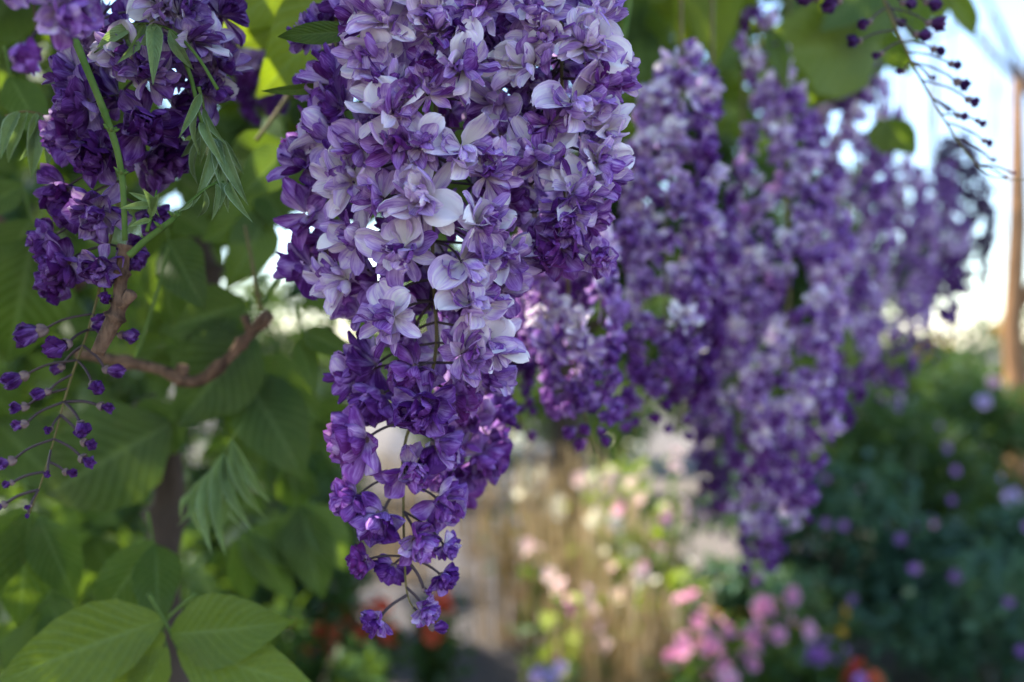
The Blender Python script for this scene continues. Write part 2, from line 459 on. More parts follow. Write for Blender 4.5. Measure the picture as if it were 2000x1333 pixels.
def front_raceme(label, group, axis, d, table, radius_px, fill=0, age0=.5, detailed=True, calyxkinds='RBb', seed=1, thick=.0016, val=1.0, mat='rachis', deepoff=.035, clip=None, hues=1.0):
    """a raceme read off the photograph; axis: pixel points of its rachis, table: (px, py, diameter px, kind, deep)"""
    r = random.Random(seed)
    path = smooth_path([P(x, y, d) for x, y in axis], 40)
    path = [Vector((path[0].x, path[0].y, 2.24)), Vector((path[0].x, path[0].y, path[0].z*.5+1.12))]+path
    root = thing('wisteria_raceme', path[0], label, 'flower cluster', group)
    mb = MB(); n = len(path)
    loc = [p-path[0] for p in path]
    mb.tube(loc, [thick*(1-.72*i/(n-1)) for i in range(n)], 7, .05)
    ob('rachis', mb.mesh('rachis', M[mat]), root, Matrix.Translation(path[0]))
    lo = min(p.z for p in path)
    for (px, py, sz, kind, deep) in table:
        base = P(px, py, d)
        ax = rachis_at(path, base.z+.008)
        rp = radius_px(py)*K*d
        dx = base.x-ax.x
        dep = math.sqrt(max(0, rp*rp-dx*dx))
        yy = ax.y-dep*(1-.15*r.random()) if not deep else ax.y+deepoff*r.uniform(.1, 1)*deep
        f = yy/d
        pos = Vector((base.x*f, yy, CAMZ+(base.z-CAMZ)*f))
        rad = Vector((pos.x-ax.x, pos.y-ax.y, 0))
        if rad.length < 1e-4: rad = Vector((0, -1, 0))
        rad.normalize()
        if kind in 'OM':
            face = rad*1.0+Vector((r.uniform(-.45, .45), -.55+r.uniform(-.3, .2), r.uniform(-.35, .35)))
        elif kind == 'R':
            face = rad*.8+Vector((r.uniform(-.4, .4), -.25+r.uniform(-.3, .2), -.45+r.uniform(-.35, .3)))
        else:
            face = rad*.9+Vector((r.uniform(-.3, .3), r.uniform(-.3, .1), -.2+r.uniform(-.3, .2)))
        sc = sz*K*yy/NOMINAL[kind]*(.86 if kind in 'Bb' else 1.0)
        age = {'O': .70, 'M': .38, 'R': .30, 'B': .14, 'b': .34}[kind]+r.uniform(-.2, .2)+(age0-.5)
        hue = max(0, r.uniform(-.2, .5) if kind != 'O' else r.uniform(-.3, .25))*hues
        att = rachis_at(path, pos.z+r.uniform(.006, .016))
        flower(root, kind, pos, face, sc, max(0, min(1, age)), hue, val, att, detailed, kind in calyxkinds, r)
    for _ in range(fill):  # deeper purple fill flowers imitate the shade between the front ones
        for tries in range(30):
            py = r.uniform(*clip) if clip else r.uniform(axis[0][1], axis[-1][1])
            z = P(0, py, d).z; ax = rachis_at(path, z)
            rp = radius_px(py)*K*d*math.sqrt(r.uniform(.15, .85)); an = r.uniform(0, 6.283)
            pos = Vector((ax.x+rp*math.cos(an), ax.y+abs(rp*math.sin(an))*1.0*(1 if r.random() < .8 else -.4), z)); break
        rad = Vector((math.cos(an), math.sin(an)*.7-.3, r.uniform(-.3, .3)))
        kind = 'M' if r.random() < .7 else 'O'
        flower(root, kind, pos, rad, r.uniform(.75, 1.0)*d/.55, max(0, .20+r.uniform(-.15, .2)), max(0, r.uniform(-.2, .4)), val,
               rachis_at(path, z+.01), detailed, False, r)
    return root

def step(y, tab):
    for (a, x), (b, z) in zip(tab, tab[1:]):
        if y <= b: return x+(z-x)*max(0, (y-a))/(b-a)
    return tab[-1][1]

# --- the sharp raceme in the middle
T_MAIN = [(755,35,118,'O',0),(705,45,80,'M',0),(850,52,108,'O',0),(940,18,90,'M',0),(820,0,105,'O',0),(905,62,88,'M',0),(690,5,80,'M',.4),
 (738,118,104,'O',0),(762,165,85,'M',0),(842,132,72,'R',0),(902,128,108,'O',0),(655,165,95,'M',0),(668,218,88,'M',0),(835,185,90,'M',0),
 (766,222,112,'O',0),(655,272,112,'O',0),(708,292,86,'M',0),(785,286,92,'M',0),(832,274,86,'O',0),(903,290,114,'O',0),
 (690,358,118,'O',0),(748,388,86,'M',0),(800,338,80,'M',.5),(826,392,114,'O',0),(950,345,92,'M',0),(985,385,80,'M',.2),
 (930,438,114,'O',0),(702,472,100,'O',0),(788,488,114,'O',0),(862,432,84,'M',.5),(902,512,114,'O',0),(985,505,92,'O',0),
 (678,548,106,'O',0),(738,552,88,'M',.5),(868,552,88,'M',.3),(978,570,80,'M',0),(770,618,106,'O',0),(918,592,110,'O',0),
 (838,605,84,'M',1),(705,612,84,'M',1),(950,668,104,'O',0),(902,692,96,'M',0),(810,722,86,'R',-.8),(735,712,104,'M',.8),
 (690,738,74,'M',1),(945,725,84,'M',.1),(858,690,90,'O',1),(830,792,94,'R',0),(742,772,88,'R',.6),(888,772,82,'R',.3),(800,660,80,'M',1),
 (715,858,106,'R',0),(850,870,86,'R',.2),(796,918,78,'R',-.2),(748,1004,88,'R',-.1),(696,972,74,'R',.1),(858,978,80,'R',.2),
 (812,1052,72,'R',-.2),(712,1096,50,'R',0),(768,1106,52,'R',.2),(868,1066,44,'R',0),(862,1124,48,'R',0),(740,1210,50,'R',0),(828,1190,45,'R',0),(842,1226,34,'B',.1),(828,1152,22,'b',0)]
RM = [(-200,170),(150,175),(420,165),(560,140),(700,115),(800,85),(900,75),(1050,55),(1250,20)]
front_raceme('large pale lilac double-flowered raceme in sharp focus, tapering to purple buds', 'wisteria racemes in sharp focus',
             [(850,-160),(852,100),(848,350),(845,520),(850,700),(792,860),(788,960),(790,1090),(798,1170),(832,1215)], .575, T_MAIN, lambda y: step(y, RM), 46, .5, True, 'RBb', 3, clip=(-120, 640))
T_RIGHT = [(1000,25,84,'M',0),(1048,20,104,'O',0),(1062,72,84,'M',0),(1155,28,96,'O',0),(1145,88,112,'O',0),(1100,58,80,'M',.4),(1042,128,108,'O',0),
 (982,135,74,'M',0),(985,200,114,'O',0),(1012,92,76,'M',0),(1100,128,80,'M',.3),(1180,150,92,'M',0),(1116,202,122,'O',0),(1076,165,66,'R',.2),(1172,172,84,'M',0),
 (1072,246,76,'M',0),(1180,258,88,'O',0),(1050,306,120,'O',0),(985,265,66,'M',.3),(1165,318,98,'O',0),(1186,352,64,'M',0),(1012,318,66,'M',.3),(1128,375,108,'O',0),
 (1106,422,84,'R',0),(1042,420,64,'R',1),(1092,482,92,'R',0),(1160,502,62,'R',0),(1034,365,64,'R',.8),(1142,430,76,'M',.2),(1090,330,70,'M',.8)]
RR = [(-200,110),(300,100),(420,70),(540,40)]
front_raceme('shorter pale lilac raceme whose tip ends in two magenta buds, touching the large sharp raceme', 'wisteria racemes in sharp focus',
             [(1090,-160),(1095,50),(1100,250),(1105,400),(1140,490)], .575, T_RIGHT, lambda y: step(y, RR), 22, .55, True, 'RB', 5, clip=(-120, 300))
T_BACKL = [(600,322,92,'M',0),(602,418,100,'M',0),(608,522,92,'M',.2),(640,470,70,'R',.6),(640,390,80,'M',.8),(655,100,80,'M',.5),(640,250,80,'M',.6)]
front_raceme('dusky purple raceme peeping out at the edge of the large sharp raceme beside sky gap', 'wisteria racemes in sharp focus',
             [(660,-100),(655,100),(645,300),(640,500)], .61, T_BACKL, lambda y: 70, 10, .35, True, 'R', 8, clip=(0, 300))
T_BACKR = [(922,825,96,'M',0),(960,800,70,'M',.3),(890,835,80,'R',.2),(938,892,84,'R',0),(885,928,70,'R',0),(900,955,64,'R',.2),(950,850,70,'M',.4),(905,780,86,'M',.3),(945,760,86,'O',.3)]
front_raceme('soft violet raceme tip just behind the lower half of the large sharp raceme', 'wisteria racemes in sharp focus',
             [(930,560),(925,700),(920,800),(905,930)], .68, T_BACKR, lambda y: 60, 8, .42, True, '', 9, clip=(600, 760))

# --- the dark raceme on the left with its string of buds
T_LEFT = [(370,82,112,'O',0),(350,28,88,'M',0),(318,10,96,'O',0),(250,112,100,'O',0),(185,45,96,'O',0),(428,135,80,'M',0),(432,32,92,'M',0),(252,58,84,'M',.2),
 (292,152,92,'M',0),(160,152,84,'M',0),(212,112,86,'O',.2),(402,182,80,'M',0),(170,205,92,'R',0),(282,247,98,'R',0),(342,215,76,'R',.2),(360,162,80,'M',.2),(235,190,80,'M',.6),
 (150,268,90,'R',0),(195,300,84,'R',0),(290,312,92,'R',.3),(330,300,66,'R',.4),(128,368,80,'R',0),(192,412,82,'R',0),(150,402,74,'R',.1),(100,466,62,'R',0),(132,512,82,'R',0),
 (196,520,62,'R',0),(250,492,58,'R',.3),(118,550,68,'R',0),(292,422,52,'R',.4),(200,30,80,'M',.5),(300,80,80,'M',.6),
 (85,645,60,'B',0),(187,633,54,'B',-.2),(133,672,55,'B',0),(235,655,38,'B',.2),(207,580,30,'B',0),(50,733,48,'B',0),(95,765,34,'B',-.2),(122,716,34,'B',.2),(180,750,38,'B',0),(205,722,38,'B',.1),
 (50,795,38,'b',0),(195,793,36,'b',0),(50,828,36,'b',0),(100,838,24,'b',-.3),(157,828,44,'B',0),(163,864,34,'b',0),(160,895,40,'b',0),(25,900,40,'b',0),(93,922,22,'b',-.3),(127,922,30,'b',.2),
 (25,943,25,'b',0),(10,985,30,'b',0),(60,988,16,'b',-.2),(55,1004,14,'b',0)]
RL = [(-100,130),(150,120),(300,100),(500,90),(600,80),(800,60),(1010,20)]
front_raceme('dark violet raceme ending in a long bare string of small buds, above round green leaf', 'wisteria racemes on the shaded side',
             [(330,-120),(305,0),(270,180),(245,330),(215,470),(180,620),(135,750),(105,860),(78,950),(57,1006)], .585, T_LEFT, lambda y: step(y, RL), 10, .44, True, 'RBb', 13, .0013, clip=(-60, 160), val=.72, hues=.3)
front_raceme('blurred bright purple flower heads poking in at the top corner, close to the lens', 'wisteria racemes on the shaded side',
             [(30,-260),(60,-60),(70,60)], .44, [(55,104,88,'B',0),(122,18,96,'R',0),(40,-50,90,'R',0)], lambda y: 60, 0, .62, True, 'R', 17)

# --- the near bare raceme against the sky; val darkens its buds into a backlit silhouette
T_BARE = [(1700,42,28,'B',0),(1680,80,30,'B',0),(1722,105,24,'b',0),(1765,140,22,'b',0),(1812,45,36,'B',0),(1788,68,32,'B',0),(1822,96,32,'b',0),(1856,125,30,'b',0),(1868,160,36,'b',0),(1815,152,16,'b',0),
 (1890,194,30,'b',0),(1846,212,14,'b',0),(1870,226,26,'b',0),(1908,236,24,'b',0),(1921,275,24,'b',0),(1903,316,14,'b',0),(1934,312,14,'b',0),(1640,0,40,'B',0),(1596,-6,46,'B',0),(1762,6,30,'B',0),(1808,4,34,'B',0),(1750,40,24,'B',.2),(1960,345,10,'b',0),(1975,338,10,'b',0)]
front_raceme('nearly bare curving raceme with tiny buds darkened as silhouettes against the pale sky', 'wisteria racemes against the sky',
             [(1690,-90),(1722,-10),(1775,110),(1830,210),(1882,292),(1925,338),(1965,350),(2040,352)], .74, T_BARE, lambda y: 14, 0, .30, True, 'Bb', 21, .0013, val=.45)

# --- the blurred racemes receding to the right
def far_raceme(label, group, axis, d, n, age0, val=1.0, seed=1, buds=.2, size=1.0):
    r = random.Random(seed)
    hw = [(y, h) for x, y, h in axis]
    pts = [(axis[0][0], -150-d*60)] + [(x, y) for x, y, h in axis]
    path = smooth_path([P(x, y, d) for x, y in pts], 29)
    path = [Vector((path[0].x, path[0].y, path[0].z+.22))]+path
    root = thing('wisteria_raceme', path[0], label, 'flower cluster', group)
    mb = MB(); mb.tube([p-path[0] for p in path], [.0022*(1-.7*i/30) for i in range(31)], 5)
    ob('rachis', mb.mesh('rachis', M['rachis']), root, Matrix.Translation(path[0]))
    y0, y1 = axis[0][1], axis[-1][1]
    ys = np.linspace(y0, y1, 120); wts = np.array([max(10, step(y, hw)) for y in ys])**1.15; wts /= wts.sum()
    cdf = np.cumsum(wts)
    n = int(n*.8)
    for k in range(n):
        q = (k+r.random())/n
        py = float(ys[min(119, int(np.searchsorted(cdf, q)))])+r.uniform(-8, 8)
        z = P(0, py, d).z; ax = rachis_at(path, z)
        h = max(.007, step(py, hw)*K*d-.011); an = k*2.39996+r.uniform(-.6, .6)
        rad = h*r.uniform(.70, 1.0)
        pos = Vector((ax.x+rad*math.cos(an), ax.y+min(rad, .06)*math.sin(an), z))
        rel = (py-y0)/(y1-y0)
        out = Vector((math.cos(an), math.sin(an), 0))
        if rel > 1-buds*.45: kind = 'B'
        elif rel > 1-buds*1.4: kind = 'R'
        else: kind = 'O' if r.random() < .42 else 'M'
        face = out+Vector((r.uniform(-.4, .4), -.3+r.uniform(-.3, .3), r.uniform(-.4, .25)-(.4 if kind in 'RB' else 0)))
        age = {'O': .74, 'M': .34, 'R': .20, 'B': .05}[kind]+r.uniform(-.2, .2)+age0-.5
        flower(root, kind, pos, face, size*r.uniform(.88, 1.22), max(0, min(1, age)), max(0, r.uniform(-.3, .3)), val, None, False, False, r)
    return root
G1 = 'blurred racemes receding to the right'
far_raceme('pale lilac raceme behind the short sharp one, its violet tip over the path', G1, [(1100,180,80),(1105,400,95),(1110,560,115),(1115,660,120),(1130,760,100),(1150,840,60),(1160,885,22)], .80, 120, .58, 1, 31, .2)
far_raceme('dark purple raceme in shade between the large sharp one and the pale lilac one', G1, [(1010,480,50),(1000,640,65),(1000,760,65),(1020,830,40),(1035,850,16)], .95, 64, .26, .8, 32, .6)  # lower val puts its shade into the petal colour
far_raceme('long pale raceme with big top flowers, third back along the row', G1, [(1330,95,30),(1330,180,85),(1315,300,100),(1300,450,110),(1300,600,90),(1290,720,75),(1250,810,45),(1240,850,14)], .95, 150, .52, 1, 33, .2)
far_raceme('slim purple raceme squeezed between two broad pale ones, tip over yellow green leaves', G1, [(1390,420,55),(1370,600,65),(1350,740,55),(1320,850,18)], 1.02, 70, .36, .9, 34, .4)
far_raceme('broadest and longest blurred raceme, its tip hanging low over the pink flowers', G1, [(1475,20,35),(1500,140,50),(1525,260,85),(1535,400,125),(1540,550,135),(1530,700,120),(1540,800,100),(1548,900,75),(1560,980,45),(1572,1030,16)], 1.15, 230, .48, 1, 35, .12)
far_raceme('violet raceme half hidden behind the broadest blurred one, with sparse pale flowers', G1, [(1450,480,70),(1450,660,80),(1440,800,65),(1470,900,55),(1480,985,20)], 1.3, 95, .42, .95, 36, .2)
far_raceme('bluish raceme hanging lowest of all, blurred tip above pink blossoms', G1, [(1540,780,50),(1510,900,70),(1500,1000,75),(1485,1080,50),(1466,1150,14)], 1.5, 100, .42, .95, 37, .2)
far_raceme('very dark raceme in shade below the slim purple one, above yellow green plant', G1, [(1390,780,40),(1392,880,50),(1395,980,35),(1400,1050,12)], 1.7, 60, .18, .75, 38, .4)  # shade painted in here too, by dimming the petals
far_raceme('tall violet raceme reaching up beside the green leaves at the edge of the sky', G1, [(1655,130,60),(1665,240,90),(1668,400,84),(1650,550,78),(1655,700,70),(1625,820,44),(1618,870,14)], 1.45, 210, .44, 1, 39, .15)
far_raceme('hazy violet raceme with sky glints between its flowers, sixth along the row', G1, [(1740,270,30),(1755,420,80),(1742,580,84),(1742,700,66),(1740,800,20)], 1.9, 230, .52, 1, 40, .2)
far_raceme('thin bluish raceme dangling a narrow purple tip beside the far trunk', G1, [(1826,330,36),(1832,460,62),(1840,580,50),(1832,700,16)], 2.05, 190, .40, .95, 41, .4)
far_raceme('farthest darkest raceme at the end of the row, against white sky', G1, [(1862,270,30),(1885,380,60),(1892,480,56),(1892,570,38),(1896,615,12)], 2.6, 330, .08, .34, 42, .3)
far_raceme('deep purple raceme behind leaves at the top, between the dark and the sharp racemes', 'wisteria racemes on the shaded side', [(520,-40,70),(500,60,60),(510,180,60),(530,260,26)], .95, 60, .30, .85, 43, .3)
far_raceme('dim purple raceme low behind the green stem left of the sharp raceme', 'wisteria racemes on the shaded side', [(590,-20,50),(590,120,60),(580,220,40),(575,300,16)], 1.15, 45, .34, .85, 44, .3)

# ------------------------------------------------------------------ leaves of the vine
LEAFP = [(0, .10), (.08, .42), (.22, .86), (.38, 1), (.55, .90), (.72, .64), (.86, .34), (.95, .13), (1, .02)]
def leaf_mesh(seed, ratio, bend, fold, wave, nu=8, nv=14, stalk=.04):
    r = random.Random(seed); mb = MB()
    L = 1.0; W = ratio; ph = r.uniform(0, 6); ph2 = r.uniform(0, 6)
    y = z = 0; rows = []
    for j in range(nv+1):
        t = j/nv; ang = bend*(t-.25)+.10*math.sin(t*7+ph)
        if j: y += math.cos(ang)/nv; z += -math.sin(ang)/nv
        rows.append((t, y, z))
    side = r.uniform(-.05, .05)
    for t, y, z in rows:
        wd = prof(t, LEAFP)*W/2
        for i in range(nu+1):
            u = i/nu*2-1; a = abs(u)
            ca = math.cos(fold); sa = math.sin(fold)
            x = u*wd*ca; zz = z+a*wd*sa-.12*wd*(a**2)+wave*.5*math.sin(t*15+ph2+(2 if u > 0 else 0))*a*a*W
            mb.v.append((x+side*t*t, y, zz)); mb.c.append((t, u*.5+.5, 0, 1))
    for j in range(nv):
        for i in range(nu):
            a = j*(nu+1)+i; mb.f.append((a, a+1, a+nu+2, a+nu+1))
    return mb
LEAF = {'wide': [leaf_mesh(i, .50+.05*(i % 3), .5+.25*(i % 2), .18+.08*(i % 3), .06).mesh('leaflet', M['leaf']) for i in range(5)],
        'slim': [leaf_mesh(20+i, .33+.03*(i % 3), .6+.3*(i % 2), .25+.1*(i % 2), .06).mesh('leaflet', M['leaf']) for i in range(4)],
        'young': [leaf_mesh(40+i, .30+.03*(i % 2), .5+.3*(i % 3), .75+.2*(i % 2), .05).mesh('leaflet', M['young']) for i in range(5)],
        'tiny': [leaf_mesh(60+i, .30, .3+.3*(i % 2), .8, .04).mesh('leaflet', M['young']) for i in range(3)]}

def leaf_matrix(base, tip, size_x=1.0, roll=0.0, facing=None):
    v = tip-base; L = v.length; y = v.normalized()
    f = facing if facing is not None else (Vector((0, 0, CAMZ))-base).normalized()
    z = (f-y*f.dot(y))
    if z.length < 1e-3: z = Vector((0, 0, 1))-y*y.z
    z.normalize(); x = y.cross(z)
    m = Matrix((x, y, z)).transposed().to_4x4()
    return Matrix.Translation(base) @ m @ Matrix.Rotation(roll, 4, 'Y') @ Matrix.Diagonal((L*size_x, L, L, 1))

def compound(label, d, rachis, leaflets, kind, hue, val=0.0, group=None, seed=1, stem='greenstem', thick=.0011, rollmax=.5, wide=1.0, dz=.02):
    """one compound leaf: pixel polyline of its stalk, leaflets as (base px, base py, tip px, tip py)"""
    r = random.Random(seed)
    pts = smooth_path([P(x, y, d+i*.004) for i, (x, y) in enumerate(rachis)], 14)
    root = thing('wisteria_leaf', pts[0], label, 'leaf', group)
    mb = MB(); mb.tube([p-pts[0] for p in pts], [thick*(1-.55*i/14) for i in range(15)], 6)
    ob('leaf_stalk', mb.mesh('leaf_stalk', M[stem]), root, Matrix.Translation(pts[0]))
    for q in leaflets:
        bx, by, tx, ty = q[:4]
        b = P(bx, by, d); b = min(pts, key=lambda p: (p-b).length)*.75+b*.25
        t = P(tx, ty, d+r.uniform(-dz, dz))
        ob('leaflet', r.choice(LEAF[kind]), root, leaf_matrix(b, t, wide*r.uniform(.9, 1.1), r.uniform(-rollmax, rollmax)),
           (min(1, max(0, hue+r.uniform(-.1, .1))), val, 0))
    return root

GL = 'young leaves unfolding on the left'
compound('arching young leaf of pointed green leaflets over pale flowers at the top of dark raceme', .535, [(425,175),(385,110),(335,60),(285,46),(240,52)],
         [(245,50,176,102),(262,48,194,122),(255,50,240,122),(282,48,296,146),(318,58,372,144),(300,50,262,104)], 'young', .55, .25, GL, 61, wide=1.15)
compound('drooping folded pale young leaf hanging between dark raceme and big pale raceme, upper one', .56, [(372,150),(385,205),(403,262),(440,275)],
         [(400,262,364,368),(415,268,418,372),(428,272,430,362),(436,274,462,385),(440,275,474,345),(395,240,352,330),(412,266,402,392),(425,270,444,395)], 'young', .25, .8, GL, 62, rollmax=1.1, wide=.72)
compound('pale folded young leaf at the tip of the light green shoot', .545, [(335,432),(370,396),(410,364),(440,355),(462,360)],
         [(428,357,424,428),(440,355,432,405),(452,357,443,416),(462,360,474,424),(400,372,396,436),(380,388,345,420)], 'young', .35, .8, GL, 63, rollmax=1.1, wide=.85)
compound('small bright green leaf newly opened beside the green stem', .53, [(287,452),(296,420),(302,392),(306,372)],
         [(304,380,250,378),(302,395,238,406),(298,420,304,378),(296,425,254,440),(300,400,286,372),(303,388,310,424)], 'tiny', .75, .3, GL, 64, wide=1.1)
compound('grey green young leaf with limp hanging leaflets near the left edge', .60, [(112,250),(84,226),(48,218),(10,226)],
         [(72,222,50,322),(60,220,62,352),(40,218,4,322),(20,222,-8,300),(85,228,92,335)], 'young', .2, .6, GL, 65, stem='rachis', rollmax=.9)
compound('pale blurred young leaf drooping like a tassel over the dark green leaves', .78, [(470,830),(440,880),(425,905),(405,930),(380,965)],
         [(432,895,420,1085),(428,900,452,1060),(440,885,478,1045),(450,870,505,1030),(418,915,388,1085),(405,930,362,1055),(392,948,352,1030),(380,965,330,1020),(435,890,440,1075),(455,860,525,990),(400,935,408,1060)], 'young', .62, .35, GL, 66, rollmax=1.0, wide=.72, dz=.03)
compound('small pale green leaf hanging folded below the arching young leaf', .55, [(388,170),(396,200),(402,232)],
         [(392,185,352,262),(396,200,372,300),(402,232,392,330),(402,232,418,318),(398,215,432,280)], 'young', .5, .7, GL, 67, rollmax=1.0, wide=.75)

GB = 'mature leaves behind the racemes'
def big(label, d, leaflets, hue, kind='wide', stalk=None, seed=1, group=GB, wide=1.0, roll=.35, dz=.05):
    bx = [(q[0], q[1]) for q in leaflets]
    st = stalk or [(bx[0][0]-12, bx[0][1]-60), (bx[0][0], bx[0][1])]
    return compound(label, d, st, leaflets, kind, hue, 0, group, seed, 'greenstem', .0016, roll, wide, dz)
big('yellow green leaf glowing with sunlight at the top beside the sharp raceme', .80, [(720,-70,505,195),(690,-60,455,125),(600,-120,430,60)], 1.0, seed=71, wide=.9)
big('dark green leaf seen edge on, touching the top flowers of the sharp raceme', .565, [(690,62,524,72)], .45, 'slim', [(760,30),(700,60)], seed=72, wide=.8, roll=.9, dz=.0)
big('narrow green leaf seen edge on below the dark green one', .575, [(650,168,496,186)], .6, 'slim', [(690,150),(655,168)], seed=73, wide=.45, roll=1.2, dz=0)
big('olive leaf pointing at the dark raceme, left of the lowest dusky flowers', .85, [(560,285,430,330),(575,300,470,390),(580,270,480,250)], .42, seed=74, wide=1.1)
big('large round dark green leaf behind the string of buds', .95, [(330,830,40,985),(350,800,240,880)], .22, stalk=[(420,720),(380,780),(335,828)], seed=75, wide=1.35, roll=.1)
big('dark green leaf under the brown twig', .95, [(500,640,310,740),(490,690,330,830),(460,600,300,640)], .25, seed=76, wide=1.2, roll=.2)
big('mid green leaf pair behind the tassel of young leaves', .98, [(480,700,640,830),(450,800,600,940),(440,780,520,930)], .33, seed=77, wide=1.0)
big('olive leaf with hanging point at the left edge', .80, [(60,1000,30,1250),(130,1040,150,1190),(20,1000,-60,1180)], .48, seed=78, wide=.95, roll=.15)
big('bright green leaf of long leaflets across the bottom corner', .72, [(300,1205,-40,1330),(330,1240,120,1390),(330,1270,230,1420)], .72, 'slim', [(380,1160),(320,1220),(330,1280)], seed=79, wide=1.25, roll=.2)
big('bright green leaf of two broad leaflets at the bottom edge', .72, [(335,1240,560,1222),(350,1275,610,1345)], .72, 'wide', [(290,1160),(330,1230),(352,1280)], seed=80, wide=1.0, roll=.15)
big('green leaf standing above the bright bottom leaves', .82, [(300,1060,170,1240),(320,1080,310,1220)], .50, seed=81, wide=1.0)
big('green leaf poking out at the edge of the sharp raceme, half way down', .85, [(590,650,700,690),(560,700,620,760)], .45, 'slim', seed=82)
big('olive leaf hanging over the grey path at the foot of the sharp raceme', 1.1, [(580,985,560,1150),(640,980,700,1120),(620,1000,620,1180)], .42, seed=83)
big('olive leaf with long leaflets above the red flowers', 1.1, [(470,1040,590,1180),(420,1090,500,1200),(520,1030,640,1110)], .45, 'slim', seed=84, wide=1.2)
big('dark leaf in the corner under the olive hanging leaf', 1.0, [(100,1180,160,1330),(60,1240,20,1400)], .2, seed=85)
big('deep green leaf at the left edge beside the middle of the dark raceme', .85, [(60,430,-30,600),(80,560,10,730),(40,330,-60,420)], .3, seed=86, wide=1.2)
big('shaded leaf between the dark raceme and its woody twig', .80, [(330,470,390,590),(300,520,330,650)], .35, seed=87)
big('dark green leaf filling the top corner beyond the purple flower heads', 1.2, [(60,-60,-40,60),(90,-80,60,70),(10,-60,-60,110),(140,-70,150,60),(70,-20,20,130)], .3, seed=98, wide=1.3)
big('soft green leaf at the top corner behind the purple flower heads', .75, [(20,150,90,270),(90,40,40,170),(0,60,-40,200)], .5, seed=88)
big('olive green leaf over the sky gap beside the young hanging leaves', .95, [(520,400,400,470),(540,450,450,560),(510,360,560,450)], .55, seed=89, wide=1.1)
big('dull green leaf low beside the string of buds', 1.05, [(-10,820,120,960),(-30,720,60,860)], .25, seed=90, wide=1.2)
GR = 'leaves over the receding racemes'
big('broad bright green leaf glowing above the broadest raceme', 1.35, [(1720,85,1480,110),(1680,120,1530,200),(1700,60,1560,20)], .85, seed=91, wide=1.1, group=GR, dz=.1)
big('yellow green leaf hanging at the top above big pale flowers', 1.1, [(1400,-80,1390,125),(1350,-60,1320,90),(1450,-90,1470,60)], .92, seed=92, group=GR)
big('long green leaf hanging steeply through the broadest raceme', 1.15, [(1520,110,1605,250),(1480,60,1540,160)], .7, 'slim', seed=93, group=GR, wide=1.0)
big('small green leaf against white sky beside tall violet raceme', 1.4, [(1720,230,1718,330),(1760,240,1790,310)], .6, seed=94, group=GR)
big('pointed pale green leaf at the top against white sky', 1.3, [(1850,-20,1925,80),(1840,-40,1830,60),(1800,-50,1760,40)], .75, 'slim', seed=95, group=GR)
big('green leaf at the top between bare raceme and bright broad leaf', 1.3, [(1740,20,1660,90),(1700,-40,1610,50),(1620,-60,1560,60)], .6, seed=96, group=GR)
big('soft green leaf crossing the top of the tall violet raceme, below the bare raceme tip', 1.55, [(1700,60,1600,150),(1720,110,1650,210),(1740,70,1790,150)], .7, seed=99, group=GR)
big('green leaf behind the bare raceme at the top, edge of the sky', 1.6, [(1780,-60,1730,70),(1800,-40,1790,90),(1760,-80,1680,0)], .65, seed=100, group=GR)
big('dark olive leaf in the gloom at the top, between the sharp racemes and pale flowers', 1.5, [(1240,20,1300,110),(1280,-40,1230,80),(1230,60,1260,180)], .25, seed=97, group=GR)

# more leaves of the same vine, deeper in the shade, named by what they hang next to
MARKS = [(230, 200, 'the dark violet raceme'), (110, 800, 'the string of buds'), (400, 720, 'the brown knotty twig'), (480, 500, 'the sky gap'), (420, 980, 'the leaf tassel'),
         (400, 1250, 'the bright bottom leaves'), (60, 1110, 'the olive hanging leaf'), (740, 1000, 'the sharp raceme tip'), (620, 420, 'the dusky raceme'), (560, 80, 'the glowing leaf'),
         (430, 320, 'the drooping leaf'), (850, 200, 'the sharp raceme top'), (1120, 250, 'the short sharp raceme'), (1330, 130, 'the third raceme'), (1600, 100, 'the broad bright leaf'),
         (1760, 60, 'the bare raceme'), (1530, 300, 'the broadest raceme'), (55, 105, 'the corner flower heads'), (240, 560, 'the cut woody stub')]
USED = set()
def leaf_label(px, py, tone, what):
    ms = sorted(MARKS, key=lambda q: (q[0]-px)**2+(q[1]-py)**2)
    def rel(q):
        dx, dy = px-q[0], py-q[1]
        if abs(dx) < 45 and abs(dy) < 60: return 'behind '+q[2]
        if abs(dy) > abs(dx): return ('above ' if dy < 0 else 'below ')+q[2]
        return ('left of ' if dx < 0 else 'right of ')+q[2]
    for t in ([tone] if tone else [])+['small-leafleted '+tone, 'half-hidden '+tone, 'deepest '+tone, 'faint '+tone]:
        for j in (1, 2, 3):
            l = t+' '+what+' '+rel(ms[0])+' and '+rel(ms[j])
            if l not in USED and len(l.replace('-', ' ').split()) <= 16: USED.add(l); return l
    return l
r = random.Random(5)
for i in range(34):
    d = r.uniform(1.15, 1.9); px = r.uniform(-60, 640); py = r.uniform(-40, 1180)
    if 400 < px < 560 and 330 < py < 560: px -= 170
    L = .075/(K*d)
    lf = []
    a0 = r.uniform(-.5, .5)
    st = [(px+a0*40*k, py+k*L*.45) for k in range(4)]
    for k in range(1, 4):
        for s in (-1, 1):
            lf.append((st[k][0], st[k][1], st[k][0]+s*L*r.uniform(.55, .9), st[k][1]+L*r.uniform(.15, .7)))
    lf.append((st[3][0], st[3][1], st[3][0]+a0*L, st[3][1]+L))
    hu = r.uniform(.12, .62)  # hues kept low to paint in the shade on the left
    compound(leaf_label(st[2][0], st[2][1], 'dark green' if hu < .3 else 'mid green' if hu < .46 else 'olive', 'blurred leaf'), d, st, lf, 'wide', hu, 0, 'shaded leaves of the vine', 700+i, wide=.95, dz=.08)
